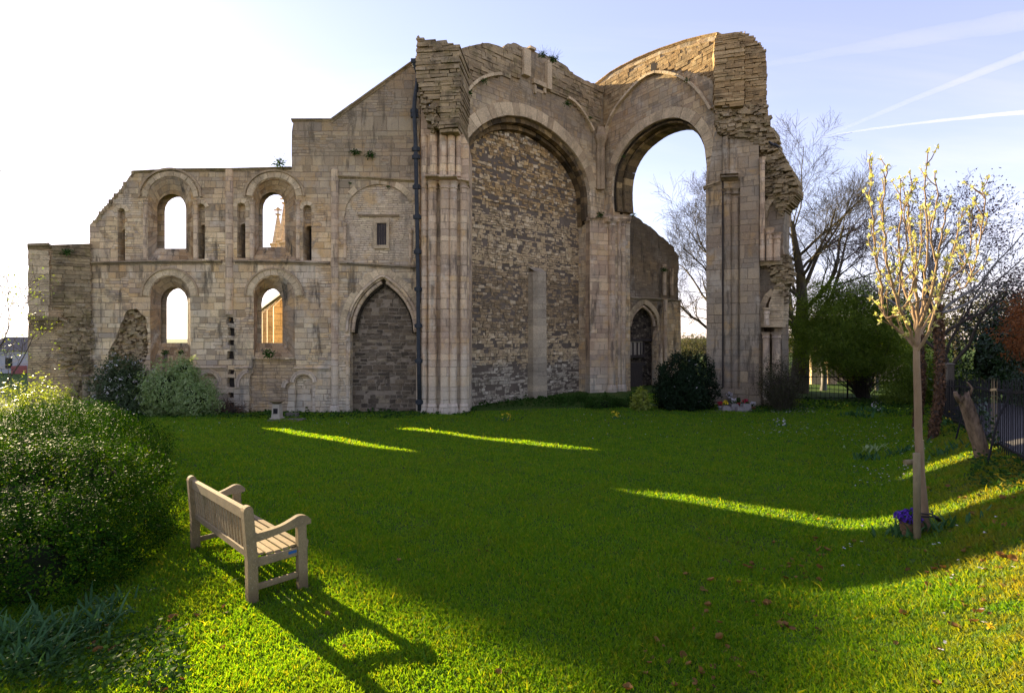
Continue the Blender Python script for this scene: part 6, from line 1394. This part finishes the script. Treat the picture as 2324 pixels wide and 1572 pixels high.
h = np.clip(.028+.006*cl+.001*r, .022, .06)*rs.uniform(.55,1.5,m); wd = .0022+.00085*r
tuft = rs.uniform(0,1,m) < .012; h[tuft] *= 2.0
th_ = rs.uniform(0, 6.28, m); ln = rs.normal(0,.45,(m,2))*h[:,None]
B = np.stack([x,y,z],1); S = np.stack([np.cos(th_), np.sin(th_), 0*th_],1)*wd[:,None]
mid_ = B+np.stack([ln[:,0]*.35, ln[:,1]*.35, h*.6],1); tip = B+np.stack([ln[:,0], ln[:,1], h],1)
V = np.stack([B-S, B+S, mid_+S*.7, tip, mid_-S*.7],1).reshape(-1,3); F_ = np.arange(m*5).reshape(-1,5)
tag(link('grass', np_mesh('grass', V, F_, M['grass'], np.clip(rs.uniform(0,1,m)+.06*cl,0,1))), 'short green grass of the lawn and bank', 'grass', kind='stuff')
# fallen leaves, each its own object
def leaf_mesh(seed, curl):
    q = random.Random(seed); V = []; F_ = []; n = 5
    for i in range(n+1):
        t_ = i/n; w_ = .38*math.sin(math.pi*min(1, t_*.92+.06))**.8*(1+.15*q.uniform(-1,1)); 
        for j in (-1,-.4,.4,1): V.append(((t_-.5), j*w_, .05+curl*(j*j)*w_*1.2+curl*.6*(t_-.5)**2*2+q.uniform(-.03,.03)))
    for i in range(n):
        for j in range(3): F_.append((i*4+j, i*4+j+1, i*4+j+5, i*4+j+4))
    return np.array(V), np.array(F_)
lms = []
for i in range(8): V, F_ = leaf_mesh(i, (.35,.9,.6,.15,1.1,-.4,.5,.8)[i]); lms.append(np_mesh('fallen_leaf', V, F_, M['dryleaf'], np.full(len(F_), (i*.37) % 1), smooth=True))
rl = random.Random(9); spots = []
def near_toe():
    k = rl.random(); px = 1560+k*330+rl.gauss(0,70); py = 1540-k*360+rl.gauss(0,55); return px, py
while len(spots) < 290:
    k = rl.random()
    if k < .34: px, py = near_toe()
    elif k < .68: px, py = rl.uniform(2100,2324), rl.uniform(1080,1420)
    elif k < .84: px, py = rl.uniform(1500,2324), rl.uniform(1120,1572)
    elif k < .93: px, py = rl.uniform(200,520), rl.uniform(1380,1570)
    else: px, py = rl.uniform(500,1600), rl.uniform(1090,1572)
    if not (150 < px < 2330 and 1000 < py < 1575): continue
    if px < 400 and py < 1400: continue
    if spots and rl.random() < .4:
        b_ = rl.choice(spots[-40:]); q = (b_[0]+rl.gauss(0,.07), b_[1]+rl.gauss(0,.09), 0); q = (q[0], q[1], gz(q[0], q[1])+rl.uniform(0,.02))
    else: q = G(px, py)
    if ((q[0]-FA[0])*.82-(q[1]-FA[1])*.58) > -.1: continue
    spots.append(q)
for i, (x, y, z) in enumerate(spots):
    o = link('fallen_leaf', lms[i % 8]); s_ = rl.choice((.03,.035,.04,.05,.06,.07))*rl.uniform(.8,1.2); o.scale = (s_,s_,s_); o.location = (x,y,z+.014); o.rotation_euler = (rl.gauss(0,.35), rl.gauss(0,.35), rl.uniform(0,6.28))
    tag(o, 'curled brown dead leaf lying on the grass', 'leaf', 'dead leaves scattered on the lawn and bank')
# strap leaved clumps
def strap_clump(x, y, n, L, seed, label, name='strap_leaved_plant', mat='strap', w_=.012, droop=.9, spread=.12, group='clumps of strap leaved plants', flower=None):
    rs = np.random.RandomState(seed); z = gz(x, y); th = thing(name, label, 'plant', (x,y,z), group=group); V, F_, rv = [], [], []
    for i in range(n):
        a = rs.uniform(0,6.28); b = np.array([rs.normal(0,spread), rs.normal(0,spread), 0]); b[2] = gz(x+b[0], y+b[1])-z-.01; d = np.array([math.cos(a), math.sin(a), 0]); s_ = np.array([-d[1], d[0], 0])*w_; l = L*rs.uniform(.6,1.2); k0 = len(V); dr = droop*rs.uniform(.4,1.3); lean = rs.uniform(.2,.9)
        for j in range(6):
            t_ = j/5; p = b+d*l*t_*lean+np.array([0,0,l*(t_*.9-dr*.62*t_*t_)]); wv = s_*(1-.8*t_*t_); V += [p-wv, p+wv]
        for j in range(5): F_.append((k0+2*j,k0+2*j+1,k0+2*j+3,k0+2*j+2)); rv.append(rs.uniform(0,1))
        rv[-5:] = [rv[-1]]*5
    link('leaves', np_mesh('leaves', V, F_, M[mat], rv), th)
    if flower: flowers(th, (0,0,L*.7), spread*.75, flower[1], flower[2], M[flower[0]], seed)
    return th
cl_ = [(90,1500,90,.34,'dense strap leaved clump in the bottom left corner'),(10,1470,70,.34,'strap leaved clump at the left frame edge under the shrub'),(150,1440,70,.32,'strap leaved clump under the shrub, above the corner one'),(225,1420,60,.3,'strap leaved clump at the right end below the large shrub'),(265,1370,34,.26,'thin strap leaved clump under the shrub nearest the bench'),(60,1440,60,.32,'strap leaved clump half under the large shrub')]
for i, (px, py, n, L, lb) in enumerate(cl_): q = G(px, py); strap_clump(q[0], q[1], n, L, 300+i, lb)
for i, (px, py, n, L, lb, fl) in enumerate(((1962,1042,46,.25,'upright grassy clump at the foot of the bank beside the sunlit strip',None),(1972,1022,40,.25,'paler grassy clump just above the other on the bank',None),(2040,1030,46,.26,'dark leafy clump left of the young tree on the bank',None),(2150,1025,40,.22,'dark leafy clump between the young tree and the stump',None),(2045,1212,46,.2,'grass tuft left of the flower basket',None),(2122,1205,46,.22,'grass tuft right of the flower basket',None),
    (1147,954,26,.25,'small clump of yellow daffodils on the lawn under the blocked arch',('yellow',16,.09)),(1398,951,30,.2,'clump of yellow orange flowers on the lawn before the low shrub',('yellow',24,.08)),(1770,968,14,.2,'single pale daffodil on the lawn right of the memorials',('white',14,.09)),(1990,935,60,.4,'long leafy clump at the thicket edge with pale flowers',('white',30,.07)),(1950,945,60,.36,'long leafy clump left of the pale flowering one',None),(2160,960,40,.25,'small leafy clump between the ivy trunk and the stump',('yellow',8,.05)))):
    q = G(px, py); strap_clump(q[0], q[1], n, L, 330+i, lb, 'leafy_clump' if not fl else 'flower_clump', 'strap' if i != 1 else 'paleleaf', .010+.0012*q[1], .5, .07+.012*q[1], None, fl)
# dandelions
for i, (px, py, lb) in enumerate(((2243,1438,'yellow dandelion nearest the camera on the bank'),(2260,1085,'yellow dandelion left of the brace foot'),(2228,1040,'yellow dandelion at the stump foot'),(2300,1045,'yellow dandelion under the railing'),(2243,1040,'yellow dandelion right of the stump'),(1857,1185,'tiny yellow dandelion on the sunlit strip'),(2007,992,'yellow dandelion above the grassy clumps'))):
    q = G(px, py); th = thing('dandelion', lb, 'flower', q, group='dandelions on the bank'); mb = MB(); mb.tube([q, (q[0]+.01,q[1],q[2]+.05)], .003, 5); mb.build('stem', M['mid'], th)
    rs2 = np.random.RandomState(i); n = 40; D = unit(rs2.normal(0,1,(n,3))*[1,1,.4]+[0,-.2,.5]); V, F_ = leaves_np(np.tile([[.01,0,.05]], (n,1)), np.tile([[0,0,1.]],(n,1)), np.full(n,.027), rs2, .4, .05, .5, D); link('petals', np_mesh('petals', V, F_, M['yellow'], rs2.uniform(0,1,n)), th)
# daisies and primroses: specks nobody could count
C = []
for px0, px1, py0, py1, n in ((1900,2090,960,1010,60),(1930,2080,1060,1110,30),(2030,2120,1000,1080,30),(1700,1850,960,985,40),(1300,1900,940,1000,60),(2100,2324,1150,1572,16),(1750,1850,925,938,110),(300,900,950,980,40),(1900,1990,1150,1300,8)):
    for _ in range(n): C.append(G(rl.uniform(px0,px1), rl.uniform(py0,py1)))
C = np.array(C); C[:,2] += .05; n = len(C); D = np.tile([[0,0,1.]], (n*5,1)); rs2 = np.random.RandomState(3)
sz = np.repeat(.018+.0022*C[:,1]*.6, 5); V, F_ = leaves_np(np.repeat(C,5,0), D, sz*.7, rs2, .8, .05, .25); tag(link('daisies', np_mesh('daisies', V, F_, M['white'], rs2.uniform(0,1,len(F_)))), 'scattered small white daisies in the grass', 'flowers', kind='stuff')
# clover and ivy at the wall feet and under the shrubs
C = []
for px0, px1, py0, py1, n in ((230,950,934,950,1700),(950,1080,924,942,500),(1080,1345,900,925,1100),(1700,1830,918,938,500),(1820,2040,905,930,900),(0,420,1440,1572,1500),(2200,2324,1040,1120,500),(2100,2200,930,990,400),(2010,2130,915,945,400)):
    for _ in range(n): C.append(G(rl.uniform(px0,px1), rl.uniform(py0,py1)))
C = np.array(C); n = len(C); C[:,2] += .03+np.abs(rs2.normal(0,.05,n)); V, F_ = leaves_np(C, np.tile([[0,-.3,1.]], (n,1)), .02+.0048*C[:,1]*rs2.uniform(.5,1.3,n), rs2, .75, .05, .5); tag(link('ground_cover', np_mesh('ground_cover', V, F_, M['mid'], rs2.uniform(0,1,n))), 'low leafy ground cover along walls and under shrubs', 'ground cover', kind='stuff')
# ------------------------------------------------------------------ camera, sky, sun
cam = bpy.data.cameras.new('camera'); co = bpy.data.objects.new('camera', cam); COL.objects.link(co); scene.camera = co
cam.sensor_width = 36; cam.lens = 36*F/2324; cam.shift_y = -(786-HZ)/2324; cam.clip_end = 6000; cam.clip_start = .05
co.location = (0,0,EYE); co.rotation_euler = (R(90),0,0)
SAZ, SEL = R(47.5), R(15.2)
sd = Vector((-math.sin(SAZ)*math.cos(SEL), math.cos(SAZ)*math.cos(SEL), math.sin(SEL)))
sl = bpy.data.lights.new('sun', 'SUN'); so = bpy.data.objects.new('sun', sl); COL.objects.link(so)
sl.energy = SUN_E; sl.angle = R(.35); sl.color = (1,.80,.50)
so.rotation_euler = (-sd).to_track_quat('-Z','Y').to_euler(); so.location = (-40,40,40)
w = bpy.data.worlds.new('World'); scene.world = w; w.use_nodes = True
t = w.node_tree; t.nodes.clear()
sky = t.nodes.new('ShaderNodeTexSky'); sky.sky_type = 'NISHITA'; sky.sun_disc = False
sky.sun_elevation = SEL; sky.sun_rotation = -SAZ; sky.air_density = 1.0; sky.dust_density = .3; sky.ozone_density = 3.0; sky.altitude = 50
bg = t.nodes.new('ShaderNodeBackground'); bg.inputs[1].default_value = SKY_S
out = t.nodes.new('ShaderNodeOutputWorld')
# a thin high veil of cirrus, brighter towards the horizon
W_ = NT.__new__(NT); W_.t = t
dv = t.nodes.new('ShaderNodeTexCoord').outputs['Generated']; dx, dy, dz = W_.sep(dv)
zc = W_.m('MAXIMUM', dz, .04)
cu = W_.xyz(W_.m('DIVIDE', dx, W_.m('ADD', zc, .18)), W_.m('DIVIDE', dy, W_.m('ADD', zc, .18)), 0)
mp = t.nodes.new('ShaderNodeMapping'); t.links.new(cu, mp.inputs[0]); mp.inputs['Rotation'].default_value = (0,0,R(-35)); mp.inputs['Scale'].default_value = (.35,1.5,1)
ci = W_.mr(W_.noise(mp.outputs[0], 1.1, 7., .6, .6), .42, .72)
hzn = W_.m('POWER', W_.m('SUBTRACT', 1., zc, clamp=True), 7.)
amt = W_.m('ADD', W_.m('ADD', .8, W_.m('MULTIPLY', ci, .55)), W_.m('MULTIPLY', hzn, 1.3))
vl = t.nodes.new('ShaderNodeVectorMath'); vl.operation = 'SCALE'; vl.inputs[0].default_value = (.62,.40,.44); t.links.new(amt, vl.inputs['Scale'])
ad = t.nodes.new('ShaderNodeVectorMath'); ad.operation = 'ADD'; tn = t.nodes.new('ShaderNodeVectorMath'); tn.operation = 'MULTIPLY'; t.links.new(sky.outputs[0], tn.inputs[0]); tn.inputs[1].default_value = (1.06,.90,1.0); dn_ = t.nodes.new('ShaderNodeVectorMath'); dn_.operation = 'MULTIPLY_ADD'; t.links.new(tn.outputs[0], dn_.inputs[0]); dn_.inputs[1].default_value = (1/7,)*3; dn_.inputs[2].default_value = (1,1,1); dv_ = t.nodes.new('ShaderNodeVectorMath'); dv_.operation = 'DIVIDE'; t.links.new(tn.outputs[0], dv_.inputs[0]); t.links.new(dn_.outputs[0], dv_.inputs[1]); t.links.new(dv_.outputs[0], ad.inputs[0]); t.links.new(vl.outputs[0], ad.inputs[1])
t.links.new(ad.outputs[0], bg.inputs[0]); t.links.new(bg.outputs[0], out.inputs[0])
vs = scene.view_settings
scene.display_settings.display_device = 'sRGB'
vs.view_transform = 'Standard'; vs.look = 'None'; vs.exposure = EXPO; vs.gamma = 1; vs.use_curve_mapping = False
scene.cycles.max_bounces = 8; scene.cycles.diffuse_bounces = 4; scene.cycles.transmission_bounces = 6; scene.cycles.transparent_max_bounces = 8
scene.cycles.use_denoising = True
scene.cycles.sample_clamp_indirect = 6
